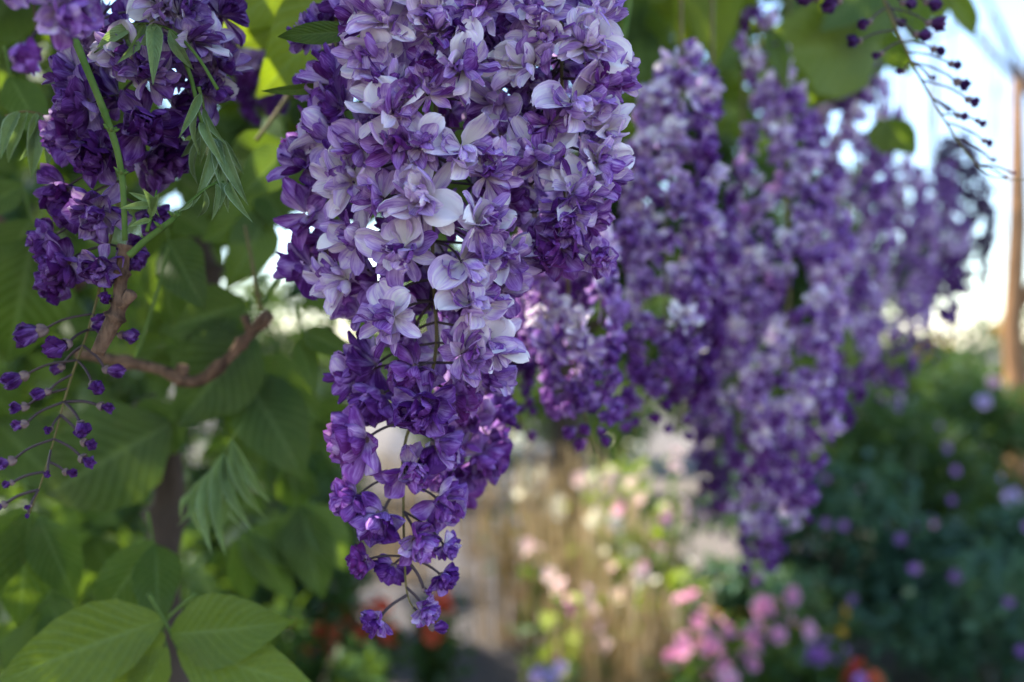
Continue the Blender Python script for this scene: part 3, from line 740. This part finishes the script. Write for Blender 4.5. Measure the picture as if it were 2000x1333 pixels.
for i in range(14):
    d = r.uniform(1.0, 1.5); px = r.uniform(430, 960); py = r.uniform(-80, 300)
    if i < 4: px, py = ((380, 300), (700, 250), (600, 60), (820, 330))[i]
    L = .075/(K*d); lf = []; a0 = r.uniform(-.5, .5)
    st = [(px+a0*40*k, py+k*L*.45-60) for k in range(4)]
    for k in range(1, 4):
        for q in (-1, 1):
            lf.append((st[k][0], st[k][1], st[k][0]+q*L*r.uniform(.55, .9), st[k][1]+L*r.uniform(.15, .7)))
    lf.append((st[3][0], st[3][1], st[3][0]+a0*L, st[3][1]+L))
    hu = r.uniform(.1, .4)  # dark hues put the shade behind the raceme into the leaf colour
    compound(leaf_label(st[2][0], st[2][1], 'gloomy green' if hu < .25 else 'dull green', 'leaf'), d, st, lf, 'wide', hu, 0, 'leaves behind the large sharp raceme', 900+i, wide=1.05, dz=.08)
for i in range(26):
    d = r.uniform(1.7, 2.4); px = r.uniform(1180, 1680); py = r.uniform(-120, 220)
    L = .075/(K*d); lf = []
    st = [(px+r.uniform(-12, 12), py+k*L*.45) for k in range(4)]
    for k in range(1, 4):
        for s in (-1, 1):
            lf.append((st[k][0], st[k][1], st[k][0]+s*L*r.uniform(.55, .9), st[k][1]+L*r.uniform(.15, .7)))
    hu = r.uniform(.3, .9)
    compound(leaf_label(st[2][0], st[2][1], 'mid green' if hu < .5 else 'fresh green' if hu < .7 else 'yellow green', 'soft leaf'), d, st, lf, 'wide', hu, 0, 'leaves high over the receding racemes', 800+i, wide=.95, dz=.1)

# ------------------------------------------------------------------ shoots and twigs
def shoot(label, d, pts, r0, r1, mat='greenstem', name='green_shoot', cat='shoot', nodes=(), bump=.06, dd=None, sides=8):
    path = smooth_path([P(x, y, d+(dd[i] if dd else 0)) for i, (x, y) in enumerate(pts)], 26)
    root = thing(name, path[0], label, cat)
    mb = MB()
    rad = [r0+(r1-r0)*i/26 for i in range(27)]
    mb.tube([p-path[0] for p in path], rad, sides, bump)
    ob('stem', mb.mesh('stem', M[mat]), root, Matrix.Translation(path[0]))
    for f in nodes:
        i = min(26, int(f*26)); b = MB()
        p = path[i]
        for k in range(5):
            a = k*1.26; v = Vector((math.cos(a)*.7, math.sin(a)*.7, .6 if k % 2 else .25))*rad[i]*3.4
            b.tube([Vector((0, 0, 0)), v*.6, v], [rad[i]*.8, rad[i]*.55, rad[i]*.08], 5)
        ob('leaf_bud', b.mesh('leaf_bud', M[mat]), root, Matrix.Translation(p))
    return root
shoot('sturdy light green shoot slanting down in front of the dark raceme', .53, [(120,20),(142,68),(180,160),(218,258),(236,330),(242,400),(244,470)], .0022, .0015, nodes=(.18, .52, .72))
shoot('light green shoot growing from the cut woody stub to pale young leaves', .535, [(252,500),(280,474),(315,446),(336,430),(346,415)], .0021, .0015, nodes=(.5, .85))
shoot('thin olive stem hanging by the dark raceme, carrying the arching young leaf', .55, [(330,60),(365,130),(380,180),(388,220),(404,262)], .0013, .0010, 'greenstem')
shoot('upright thin shoot on the brown twig, left of the sharp raceme', .80, [(510,605),(500,560),(490,500),(478,440)], .0022, .0012, 'rachis', nodes=(.2,))
shoot('second thin shoot branching from the brown twig towards the sharp raceme', .80, [(512,595),(535,560),(560,520)], .0022, .0014, 'greenstem')
shoot('pale olive shoot rising past the brown stub into the leaves', .72, [(265,700),(285,640),(310,560),(330,480)], .0016, .0012, 'greenstem')
shoot('blurred green stem hanging at the top between the sharp and the far racemes', .85, [(1232,-60),(1225,20),(1212,90),(1200,170)], .0035, .0028)
shoot('dim green stem slanting up to the dark flowers at the top', .8, [(500,275),(530,235),(560,190),(600,120)], .0018, .0015, 'rachis')
shoot('long green stem slanting through the leaves of the broadest raceme', 1.2, [(1440,120),(1500,190),(1560,250),(1590,330)], .0032, .0024)
def twig(label, d, pts, radii, knots, mat='bark', name='woody_twig', cat='twig', cut=None, dd=None):
    path = smooth_path([P(x, y, d+(dd[i] if dd else 0)) for i, (x, y) in enumerate(pts)], 30)
    root = thing(name, path[0], label, cat)
    mb = MB(); n = len(radii)
    rad = []
    for i in range(31):
        x = i/30*(n-1); k = min(int(x), n-2); rr = radii[k]+(radii[k+1]-radii[k])*(x-k)
        for kf in knots: rr *= 1+.55*math.exp(-((i/30-kf)/.022)**2)
        rad.append(rr)
    mb.tube([p-path[0] for p in path], rad, 10, .09)
    ob('stem', mb.mesh('stem', M[mat]), root, Matrix.Translation(path[0]))
    if cut:
        for (i, dx, dz, L) in cut:
            p = path[i]; b = MB(); v = Vector((dx, -.1, dz)).normalized()*L
            b.tube([Vector((0, 0, 0)), v*.5, v*.92, v], [rad[i]*.8, rad[i]*.75, rad[i]*.85, rad[i]*.6], 8, .1)
            ob('spur', b.mesh('spur', M[mat]), root, Matrix.Translation(p))
    return root
twig('short brown woody stub with a cut top, behind the string of buds', .565, [(245,478),(240,510),(235,560),(232,600),(215,640),(190,690)], [.0032,.0037,.0037,.0043,.0046,.0040], (.02,.3,.55,.7), cut=[(19, .5, .55, .014)])
twig('brown knotty twig bending up to two thin shoots, left of the sharp raceme', .80, [(150,690),(230,705),(310,722),(380,746),(440,705),(480,662),(528,612)], [.0042,.0048,.0044,.0050,.0044,.0042,.0050], (.2,.42,.62,.80,.95), cut=[(26, -.3, 1, .016), (13, .2, 1, .012)])
twig('dark brown branch in the corner behind the dark raceme', .9, [(-60,400),(20,455),(90,500),(160,560)], [.008,.0085,.0075,.006], (.4,))
twig('thick dark vine trunk standing behind the sky gap', 1.35, [(360,430),(385,520),(405,590),(440,650),(500,690)], [.025,.027,.026,.020,.014], (.3,), 'darkbark', 'woody_vine', 'vine')
twig('thick brown vine trunk climbing behind the bright bottom leaves', 1.05, [(345,1420),(340,1330),(322,1200),(318,1080),(330,960),(320,860),(280,780)], [.020,.019,.017,.017,.016,.014,.012], (.3,.6), 'darkbark', 'woody_vine', 'vine')
# the cane the racemes hang from runs along their row, above the picture
def cane(label, pts, r0, r1):
    pts = [Vector(p) for p in pts]; path = smooth_path(pts, 40)
    root = thing('vine_cane', path[0], label, 'vine')
    mb = MB(); mb.tube([p-path[0] for p in path], [r0+(r1-r0)*i/40 for i in range(41)], 9, .1)
    ob('stem', mb.mesh('stem', M['darkbark']), root, Matrix.Translation(path[0]))
cane('brown vine cane overhead from which the row of racemes hangs', [(-.55, .35, 1.93), (-.05, .56, 1.95), (.12, .9, 2.0), (.42, 1.4, 2.12), (.75, 1.9, 2.28), (1.05, 2.6, 2.50)], .018, .012)
cane('brown vine cane overhead carrying the racemes on the shaded side', [(-.9, .2, 1.92), (-.34, .55, 1.92), (-.36, .95, 1.98), (-.3, 1.3, 2.08)], .014, .010)

# ------------------------------------------------------------------ masses of leaves
def leaf_cloud(name, pts, size, mat, parent=None, down=.5, spread=1.0):
    """many six-cornered folded leaves at the given points, as one mesh"""
    n = len(pts); pts = np.asarray(pts, dtype=np.float64)
    d = rng.normal(size=(n, 3)); d[:, 2] -= down; d /= np.linalg.norm(d, axis=1)[:, None]
    u = rng.normal(size=(n, 3)); u[:, 2] += .8*spread
    x = np.cross(d, u); x /= np.linalg.norm(x, axis=1)[:, None]
    z = np.cross(x, d)
    L = size*rng.uniform(.6, 1.3, n)[:, None]; W = L*.24
    a = pts; b = pts+d*L*.38+x*W+z*W*.25; c = pts+d*L; e = pts+d*L*.38-x*W+z*W*.25; f = pts+d*L*.45
    v = np.stack([a, b, c, e, f], 1).reshape(-1, 3)
    i = np.arange(n)*5
    fc = np.stack([np.stack([i, i+1, i+4], 1), np.stack([i+1, i+2, i+4], 1), np.stack([i+4, i+2, i+3], 1), np.stack([i, i+4, i+3], 1)], 1).reshape(-1, 3)
    me = bpy.data.meshes.new(name)
    me.vertices.add(len(v)); me.vertices.foreach_set('co', v.astype(np.float32).ravel())
    me.loops.add(len(fc)*3); me.loops.foreach_set('vertex_index', fc.astype(np.int32).ravel())
    me.polygons.add(len(fc)); me.polygons.foreach_set('loop_start', (np.arange(len(fc))*3).astype(np.int32))
    me.materials.append(mat); me.update(calc_edges=True)
    o = bpy.data.objects.new(name, me); COL.objects.link(o)
    if parent is not None: o.parent = parent
    WM[o.name] = Matrix()
    o.color = (random.uniform(.25, .6), 0, 0, 1)
    return o

# leafy roof added unseen overhead to block the sun: a strip to the left of the row of racemes, above the picture
def shade_roof_points(n):
    a = Vector((-.05, .30)); along = Vector((.53, .85)); side = Vector((-.85, .53))
    out = []; gap = P(585, 20, .80)  # opening left in the added roof so sun reaches one yellow green leaf
    while len(out) < n:
        s = random.uniform(-2.4, 4.8); q = random.uniform(.08, 3.2)
        if random.random() > min(1, (q-.04)/.50): continue  # edge thinned to let light down on leaves and racemes
        x = a.x+along.x*s+side.x*q; y = a.y+along.y*s+side.y*q
        low = CAMZ+.36*max(y, 0)+.16
        z = max(2.14, low)+random.random()**1.3*.42
        k = (z-gap.z)/SUND.z; g = gap+SUND*k
        if (x-g.x)**2+(y-g.y)**2 < .13**2: continue
        out.append((x, y, z))
    return out
roof = leaf_cloud('added_shade_foliage', shade_roof_points(62000), .085, M['mass'])
tag(roof, 'dense unseen leafy roof added above the hanging racemes to block the sun', 'foliage', None, 'stuff')

def blob_points(c, rad, n, shell=.55):
    v = rng.normal(size=(n, 3)); v /= np.linalg.norm(v, axis=1)[:, None]
    r_ = (shell+(1-shell)*rng.random(n))**.8
    return np.asarray(c)+v*r_[:, None]*np.asarray(rad)
def tree(name, label, base, trunk, limbs, clumps, leafsize, dens, mat, cat='tree', group=None, bark='darkbark', lean=0):
    root = thing(name, Vector(base), label, cat, group)
    mb = MB(); H = trunk[1]
    mb.tube([(0, 0, 0), (lean*.3, 0, H*.35), (lean*.7, .02, H*.7), (lean, 0, H)], [trunk[0]*1.25, trunk[0], trunk[0]*.85, trunk[0]*.5], 9, .08)
    ob('trunk', mb.mesh('trunk', M[bark]), root, Matrix.Translation(base))
    pts = []
    for (cx, cy, cz, rx, ry, rz) in clumps:
        n = int(dens*25*rx*rz/(leafsize**2)*.55)+30
        k = max(5, int(n/260)); sub = blob_points((cx, cy, cz), (rx*.8, ry*.8, rz*.8), k, .3)
        for s in sub: pts.append(blob_points(s, np.array((rx, ry, rz))*random.uniform(.25, .5), int(n/k), .35))
        if limbs:
            b = MB(); st = Vector((lean*.6, 0, H*random.uniform(.5, .95)))
            en = Vector((cx, cy, cz)); b.tube([st, st.lerp(en, .5)+Vector((0, 0, .08)), en], [trunk[0]*.5, trunk[0]*.32, trunk[0]*.12], 6, .08)
            ob('limb', b.mesh('limb', M[bark]), root, Matrix.Translation(base))
    if pts:
        c = leaf_cloud('crown', np.concatenate(pts), leafsize, mat, root); c['kind'] = 'stuff'
    return root

TG = 'trees and tall shrubs behind the vine'
tree('leafy_tree', 'dark leafy tree closing off the far left side behind the vine', (-2.35, 4.3, 0), (.09, 1.9), True,
     [(-.3, 0, 1.3, .8, .6, .9), (.25, .1, 2.1, .8, .6, .8), (-.2, .2, 3.0, .9, .7, .7), (.3, 0, .55, .7, .5, .5)], .13, 3.2, M['mass'], group=TG)
tree('leafy_tree', 'dark leafy tree hidden behind the sharp raceme and the deep shade above it', (.35, 6.4, 0), (.10, 2.4), True,
     [(0, 0, 2.0, .9, .7, .8), (-.6, 0, 2.9, .9, .7, .8), (.7, 0, 2.7, .9, .7, .9), (.1, .1, 3.7, 1.1, .8, .8), (1.35, 0, 2.1, .8, .6, .7), (-.75, 0, 1.7, .55, .5, .6)], .14, 3.6, M['mass'], group=TG)
tree('leafy_tree', 'far loose tree filling the gap left of the sharp raceme', (-1.7, 9.5, 0), (.08, 1.8), True,
     [(0, 0, 1.0, 1.1, .6, .8), (-.5, 0, 1.9, .7, .6, .5), (.6, 0, 1.6, .5, .6, .6), (-1.2, 0, 3.1, 1.0, .7, .7)], .15, 1.3, M['mass'], group=TG)
tree('leafy_tree', 'dense tree beyond the left edge of the path, second from the near end', (-2.75, 6.3, 0), (.08, 1.9), True,
     [(0, 0, .8, .8, .8, .8), (.1, .1, 1.9, .8, .9, .8), (-.1, -.2, 2.9, .8, .9, .7)], .13, 2.6, M['mass'], group=TG)
tree('leafy_tree', 'dense tree beyond the left edge of the path, farthest of the three', (-3.3, 8.6, 0), (.08, 1.9), True,
     [(0, 0, .8, .8, .9, .8), (.1, .1, 1.9, .9, 1.0, .8), (-.1, -.2, 2.9, .8, 1.0, .7)], .14, 2.4, M['mass'], group=TG)
for (px, d, hh, lab) in ((1180, 12, 4.6, 'tall far tree straight behind the row of racemes'), (1420, 11, 4.4, 'tall far tree behind the broadest raceme'),
                         (1620, 12.5, 4.0, 'far tree behind the tall violet raceme, next to the sky'), (900, 13, 4.2, 'far tree at the end of the grey path, behind the sharp raceme'),
                         (120, 12, 5.0, 'tall far tree at the left edge behind the dark raceme')):
    x = (px-1000)*K*d
    tree('leafy_tree', lab, (x, d, 0), (.12, hh*.5), True, [(0, 0, hh*.2, 1.2, .8, hh*.22), (-.2, 0, hh*.5, 1.3, .8, hh*.22), (.2, 0, hh*.8, 1.1, .8, hh*.22), (.9, 0, hh*.6, .7, .7, .8)], .17, 2.4, M['mass'], group=TG)
# pale-barked tree with hanging bare twigs at the right edge
def weeping():
    base = Vector((4.02, 7.9, 0))
    root = thing('bare_tree', base, 'tan trunk at the edge of the sky with thin bare drooping twigs', 'tree')
    mb = MB(); mb.tube([(-.05, 0, 0), (.03, 0, .8), (-.05, 0, 1.6), (.0, 0, 2.4), (.04, .1, 3.6)], [.13, .10, .085, .075, .05], 10, .1)
    ob('trunk', mb.mesh('trunk', M['treebark']), root, Matrix.Translation(base))
    b = MB(); b.tube([(0, 0, 1.75), (.1, -.1, 2.0), (.3, -.15, 2.3)], [.05, .04, .03], 8, .1); ob('limb', b.mesh('limb', M['treebark']), root, Matrix.Translation(base))
    for (ex, ez) in ((-.75, 4.05), (-.45, 4.3), (.4, 4.2)):
        b = MB(); b.tube([(.14, .1, 3.5), (ex*.5, .1, ez), (ex, .1, ez-.15)], [.035, .02, .01], 6, .1); ob('limb', b.mesh('limb', M['twig']), root, Matrix.Translation(base))
    for k in range(26):
        x = random.uniform(-.85, .25); z = random.uniform(3.5, 4.15); L = random.uniform(.8, 1.8); b = MB()
        y = random.uniform(-.2, .4)
        b.tube([(x, y, z), (x-.04, y, z-L*.4), (x+random.uniform(-.1, .08), y, z-L)], [.008, .006, .003], 4); ob('twig', b.mesh('twig', M['twig']), root, Matrix.Translation(base))
weeping()

# ------------------------------------------------------------------ ground
def sheet(name, pts, z, mat, label, cat):
    me = meshdata(name, [(x, y, z) for x, y in pts], [tuple(range(len(pts)))], mat, smooth=False)
    o = link(bpy.data.objects.new(name, me)); return tag(o, label, cat, None, 'structure')
sheet('ground', [(-150, -60), (150, -60), (150, 250), (-150, 250)], 0, M['soil'], 'dark grey brown garden soil under the flower beds', 'ground')
sheet('path', [(-1.6, -3), (-.15, -3), (.05, 3.2), (.1, 5.2), (.5, 9), (1.2, 20), (-2.2, 20), (-1.4, 9), (-1.5, 4)], .004, M['path'], 'grey gravel path beside the sunlit bed', 'path')

# ------------------------------------------------------------------ garden plants
def daisy(mat, n=9, cup=.4):
    mb = MB()
    for k in range(n):
        petal(mb, 1.0, .62, pm(k*2*math.pi/n, R(70), .08), .5, NARROW, .3, cup, .02, 0, 3, 3)
    return mb.mesh('bloom', M[mat])
HEADS = {}
def head(mat):
    if mat not in HEADS:
        mb = MB()
        for k in range(13):
            petal(mb, 1.0-.4*(k > 7), .75, pm(k*2.4, R(78-38*(k > 7)), .05), .5, NARROW, .4, .5, .03, 0, 3, 3)
        HEADS[mat] = mb.mesh('flower_head', M[mat])
    return HEADS[mat]
def flower_plant(label, x, y, h, n, mat, size, group, spread=.18, leaf='mass', seed=1, leafy=1.0, cat='flower', name='flowering_plant'):
    r = random.Random(seed); base = Vector((x, y, 0))
    root = thing(name, base, label, cat, group)
    pts = []
    for k in range(n):
        a = r.uniform(0, 6.28); q = spread*math.sqrt(r.random()); hh = h*r.uniform(.72, 1.05)
        top = Vector((math.cos(a)*q, math.sin(a)*q, hh))
        mb = MB(); mid = Vector((top.x*.35, top.y*.35, hh*.55)); mb.tube([(top.x*.1, top.y*.1, 0), mid, top], [.006, .005, .0035], 5)
        ob('stem', mb.mesh('stem', M['greenstem']), root, Matrix.Translation(base))
        f = Vector((math.cos(a)*.5, math.sin(a)*.5-.5, .5+r.uniform(-.3, .3)))
        ob('flower_head', head(mat), root, frame(base+top, f, Vector((0, .2, 1)), size*r.uniform(.75, 1.15), r.uniform(0, 6)))
        for j in range(int(26*leafy)):
            t = r.uniform(.05, .9); pts.append((top.x*t+r.gauss(0, .05), top.y*t+r.gauss(0, .05), hh*t))
    c = leaf_cloud('foliage', np.array(pts), .085, M[leaf], root, -.2); c.location = (0, 0, 0); c['kind'] = 'stuff'
    c.color = (r.uniform(.2, .7), 0, 0, 1)
    return root
def at(px, d): return (px-1000)*K*d
def plant_px(label, px, py, d, *a, **k):
    flower_plant(label, at(px, d), d, max(.12, CAMZ-(py-666.5)*K*d), *a, **k)
FG = 'pink flowers in the sunlit bed'
plant_px('pale pink flowers in sun, tallest on the sunlit bed, below the slim dark raceme', 1290, 905, 4.4, 7, 'blush', 0.040, FG, seed=1, spread=.13)
plant_px('pink blossoms glowing under the lowest bluish raceme, upper pair of the bed', 1520, 1150, 3.7, 7, 'pink', 0.040, FG, seed=2, spread=.10)
plant_px('bright pink blossoms at the front of the bed beside the red spike', 1490, 1205, 3.6, 7, 'pink', 0.040, FG, seed=3, spread=.09)
plant_px('pink blossoms left of the bright pair, over orange stems', 1375, 1160, 3.8, 6, 'pink', 0.036, FG, seed=4, spread=.10)
plant_px('mixed pink blossoms low in the middle of the bed', 1370, 1255, 3.6, 9, 'pink', 0.036, FG, seed=5, spread=.12)
plant_px('blush flowers among dry grass in the middle of the sunlit bed', 1230, 1125, 4.1, 6, 'blush', 0.036, FG, seed=6, spread=.10, leafy=.4)
plant_px('blush flowers low among the dry grass beside grey path', 1190, 1215, 3.9, 4, 'blush', 0.036, FG, seed=7, spread=.10, leafy=.4)
plant_px('pink flowers at the path edge, among dry stalks', 1045, 1045, 4.4, 4, 'blush', 0.032, FG, seed=8, spread=.10, leafy=.3)
plant_px('salmon flowers to the right of the lime plant', 1400, 1085, 4.2, 4, 'blush', 0.036, FG, seed=9, spread=.08, leafy=.5)
plant_px('small pink flowers low over the dry grass', 1150, 1165, 4.0, 4, 'pink', 0.029, FG, seed=10, spread=.10, leafy=.3)
plant_px('cream white flowers shining among the dry stalks', 1195, 1022, 4.3, 6, 'white', .050, FG, seed=11, spread=.09, leafy=.3)
plant_px('cream white flowers far back at the edge of the path', 1090, 915, 5.6, 7, 'white', .055, FG, seed=12, spread=.25, leafy=.4)
plant_px('cream flowers beside the foot of the sharp raceme, by the path', 985, 870, 6.0, 6, 'white', .055, FG, seed=13, spread=.2, leafy=.4)
plant_px('yellow green leafy plant lit by the sun, middle of the bed', 1310, 1085, 4.0, 3, 'white', 0.022, FG, spread=.14, leaf='limeleaf', seed=14, leafy=5, cat='plant', name='leafy_plant')
plant_px('yellow green leafy plant at the back, under the slim raceme', 1240, 860, 4.9, 4, 'white', 0.022, FG, spread=.20, leaf='limeleaf', seed=15, leafy=4, cat='plant', name='leafy_plant')
plant_px('red flower spike standing low among dark stems', 1690, 1285, 3.6, 3, 'red', .045, None, spread=.05, seed=16)
plant_px('amber blossoms glinting in the dark under pink ones', 1590, 1190, 3.9, 6, 'amber', .025, None, spread=.17, seed=17)
plant_px('mauve flowers low at the bottom edge, front of the dark shrubs', 1625, 1275, 3.6, 6, 'mauve', 0.040, None, spread=.10, seed=18)
plant_px('lilac flowers low by the path at the bottom edge', 1100, 1290, 3.7, 4, 'lilac', 0.036, None, spread=.12, seed=19)
RG = 'red flowers beside the path'
plant_px('red flowers at the bottom edge under the sharp raceme tip', 845, 1180, 4.0, 9, 'red', .042, RG, spread=.08, seed=20)
plant_px('orange red flowers nearest the bright green leaves at the bottom edge', 600, 1215, 3.7, 10, 'red', .042, RG, spread=.10, seed=21)
plant_px('red flowers between the other two red clumps at the bottom edge', 700, 1180, 3.9, 15, 'red', .042, RG, spread=.16, seed=22)
plant_px('mauve pink flowers standing above dark shrubs beside the broadest raceme', 1625, 930, 5.0, 5, 'mauve', 0.043, None, spread=.14, seed=23, leaf='bluegreen')
plant_px('low blush flowers with yellow green leaves in front of the dry straw', 1120, 1110, 3.9, 5, 'blush', .035, FG, seed=31, spread=.16, leaf='limeleaf', leafy=.5)
plant_px('small pink and green plant between the blush flowers and the lime plant', 1260, 1010, 4.2, 6, 'pink', .03, FG, seed=32, spread=.14, leaf='limeleaf', leafy=.6)
plant_px('blush flowers with fresh green leaves at the back of the bed, near the slim raceme', 1190, 930, 4.8, 10, 'blush', 0.040, FG, seed=33, spread=.2, leaf='limeleaf', leafy=.8)
plant_px('pink blossoms at the bottom edge beneath the mixed pink ones', 1440, 1270, 3.5, 10, 'pink', 0.036, FG, seed=34, spread=.12)
plant_px('yellow flowers low between pink blossoms and dark shrub', 1440, 1190, 4.0, 6, 'amber', .03, None, seed=35, spread=.12, leaf='limeleaf', leafy=.7)
# dry grass
def dry_grass(label, px, py, d, n, spread, seed):
    r = random.Random(seed); x = at(px, d); h = CAMZ-(py-666.5)*K*d; base = Vector((x, d, 0))
    root = thing('dry_grass_clump', base, label, 'grass', 'dry grass in the sunlit bed')
    mb = MB()
    for k in range(n):
        a = r.uniform(0, 6.28); q = spread*math.sqrt(r.random()); hh = h*r.uniform(.6, 1.05); b0 = Vector((math.cos(a)*q*.6, math.sin(a)*q*.6, 0))
        tp = Vector((math.cos(a)*q, math.sin(a)*q, hh))
        mb.tube([b0, b0.lerp(tp, .5), tp], [.004, .0035, .002], 3, cap=False)
        if k % 3 == 0: mb.tube([tp-Vector((0, 0, .08)), tp-Vector((0, 0, .03)), tp+Vector((0, 0, .03))], [.003, .011, .002], 4, cap=False)
    o = ob('blade_mass', mb.mesh('blade_mass', M['straw']), root, Matrix.Translation(base)); o['kind'] = 'stuff'
dry_grass('dry straw stalks tallest at the path edge, lit by the sun', 1040, 900, 4.9, 50, .24, 1)
dry_grass('dry straw clump in the middle of the sunlit bed below pale flowers', 1150, 960, 4.5, 85, .28, 2)
dry_grass('dry straw clump to the left of the lime plant', 1235, 1000, 4.3, 60, .22, 3)
dry_grass('dry straw clump low at the front of the bed among lilac flowers', 1190, 1130, 3.8, 70, .22, 4)
dry_grass('tan grass clump beyond the tip of the sharp raceme, across the path', 780, 860, 6.2, 60, .3, 8)
dry_grass('tan grass clump at the far end of the path, beside cream flowers', 940, 850, 7.0, 50, .4, 9)
dry_grass('sparse dry stalks leaning over the grey path', 960, 1000, 4.9, 26, .22, 5)
dry_grass('dry straw clump behind the cream white flowers', 1110, 880, 5.6, 80, .35, 6)
dry_grass('dry straw clump below the pink pair at the front', 1290, 1150, 3.8, 70, .2, 7)

# low shrubs
def shrub(label, x, y, rx, h, mat, n, group, blooms=(), seed=1, leaf=.07, name='flowering_shrub'):
    r = random.Random(seed); base = Vector((x, y, 0))
    root = thing(name, base, label, 'shrub', group)
    for k in range(5):
        mb = MB(); a = k*1.26; mb.tube([(0, 0, 0), (math.cos(a)*rx*.3, math.sin(a)*rx*.3, h*.4), (math.cos(a)*rx*.6, math.sin(a)*rx*.6, h*.8)], [.014, .01, .005], 5)
        ob('stem', mb.mesh('stem', M['darkbark']), root, Matrix.Translation(base))
    pts = []
    k = 16
    for c in blob_points((0, 0, h*.52), (rx*.8, rx*.8, h*.42), k, .35):
        pts.append(blob_points(c, (rx*r.uniform(.25, .5), rx*r.uniform(.25, .5), h*r.uniform(.14, .24)), n//k, .3))
    o = leaf_cloud('foliage', np.concatenate(pts), leaf, M[mat], root, 0); o['kind'] = 'stuff'
    for m, cnt, size in blooms:
        for j in range(cnt):
            a = r.uniform(-math.pi, 0); e = r.uniform(-.3, 1.3)
            p = Vector((math.cos(a)*rx*math.cos(e), math.sin(a)*rx*math.cos(e), h*.52+math.sin(e)*h*.47))
            ob('flower_head', head(m), root, frame(base+p, Vector((p.x, p.y-.3, .3)), Vector((0, .2, 1)), size*r.uniform(.7, 1.2), r.uniform(0, 6)))
SG = 'shaded shrubs on the right'
shrub('low dark bluish shrub at the bottom corner with mauve flowers', 2.0, 4.1, .62, .80, 'bluegreen', 5200, SG, [('mauve', 12, .022), ('pink', 6, .016)], 1)
shrub('bluish green shrub in front of the dark corner, dotted with faint pink flowers', 1.35, 4.6, .60, .98, 'bluegreen', 5200, SG, [('mauve', 12, .022), ('pink', 8, .016)], 2)
shrub('green shrub with pale lilac flowers beside the broadest raceme', 1.85, 5.3, .70, 1.22, 'mass', 6000, SG, [('lilac', 13, .034), ('mauve', 9, .026)], 3)
shrub('bright green bush at the right edge below the tan trunk', 2.75, 5.8, .75, 1.32, 'mass', 6000, SG, [('lilac', 7, .05), ('pink', 3, .04)], 4)
shrub('far green bush with amber blossoms under the white sky', 3.6, 9.5, 1.1, 1.55, 'mass', 5200, SG, [('amber', 8, .07)], 5, .10)
shrub('far green hedge bush behind the thin bluish raceme', 2.4, 9.0, 1.2, 2.0, 'mass', 6500, SG, [('blush', 5, .06)], 6, .10)
shrub('far hedge bush behind the broadest raceme', .9, 9.5, 1.2, 2.3, 'mass', 7000, SG, [('white', 4, .06)], 7, .10)
shrub('dark shrub behind the amber blossoms', 1.0, 4.3, .40, .62, 'bluegreen', 2600, SG, [], 8)
shrub('far hedge bush at the end of the grey path', -.6, 13.0, 1.4, 1.5, 'mass', 4500, SG, [], 9, .12)
shrub('dark undergrowth shrub behind the left vine trunk', -1.45, 3.4, .55, 1.05, 'mass', 5200, 'shrubs on the left behind the vine', [], 10)
shrub('low dark bluish shrub at the bottom left corner', -1.55, 2.9, .40, .70, 'bluegreen', 3000, 'shrubs on the left behind the vine', [], 11)
shrub('mid green shrub behind the tassel of young leaves', -.95, 3.9, .45, 1.35, 'mass', 3600, 'shrubs on the left behind the vine', [], 12)
shrub('tall far hedge at the left, behind the leaves', -3.2, 8.0, 1.2, 2.3, 'mass', 6500, 'shrubs on the left behind the vine', [], 13, .12)
shrub('far low hedge bush at the right edge, under the white sky', 5.6, 12.5, 1.6, 1.9, 'mass', 4500, SG, [('amber', 6, .08)], 14, .12)
shrub('dark green bush under the vine, behind the olive hanging leaf', -1.15, 2.6, .42, .95, 'mass', 4200, 'shrubs on the left behind the vine', [], 15)
shrub('dark green bush behind the bright bottom leaves', -.75, 3.0, .36, .70, 'mass', 3600, 'shrubs on the left behind the vine', [], 16)
shrub('tall dark bush behind the brown twig', -1.25, 4.9, .55, 1.75, 'mass', 5200, 'shrubs on the left behind the vine', [], 17)
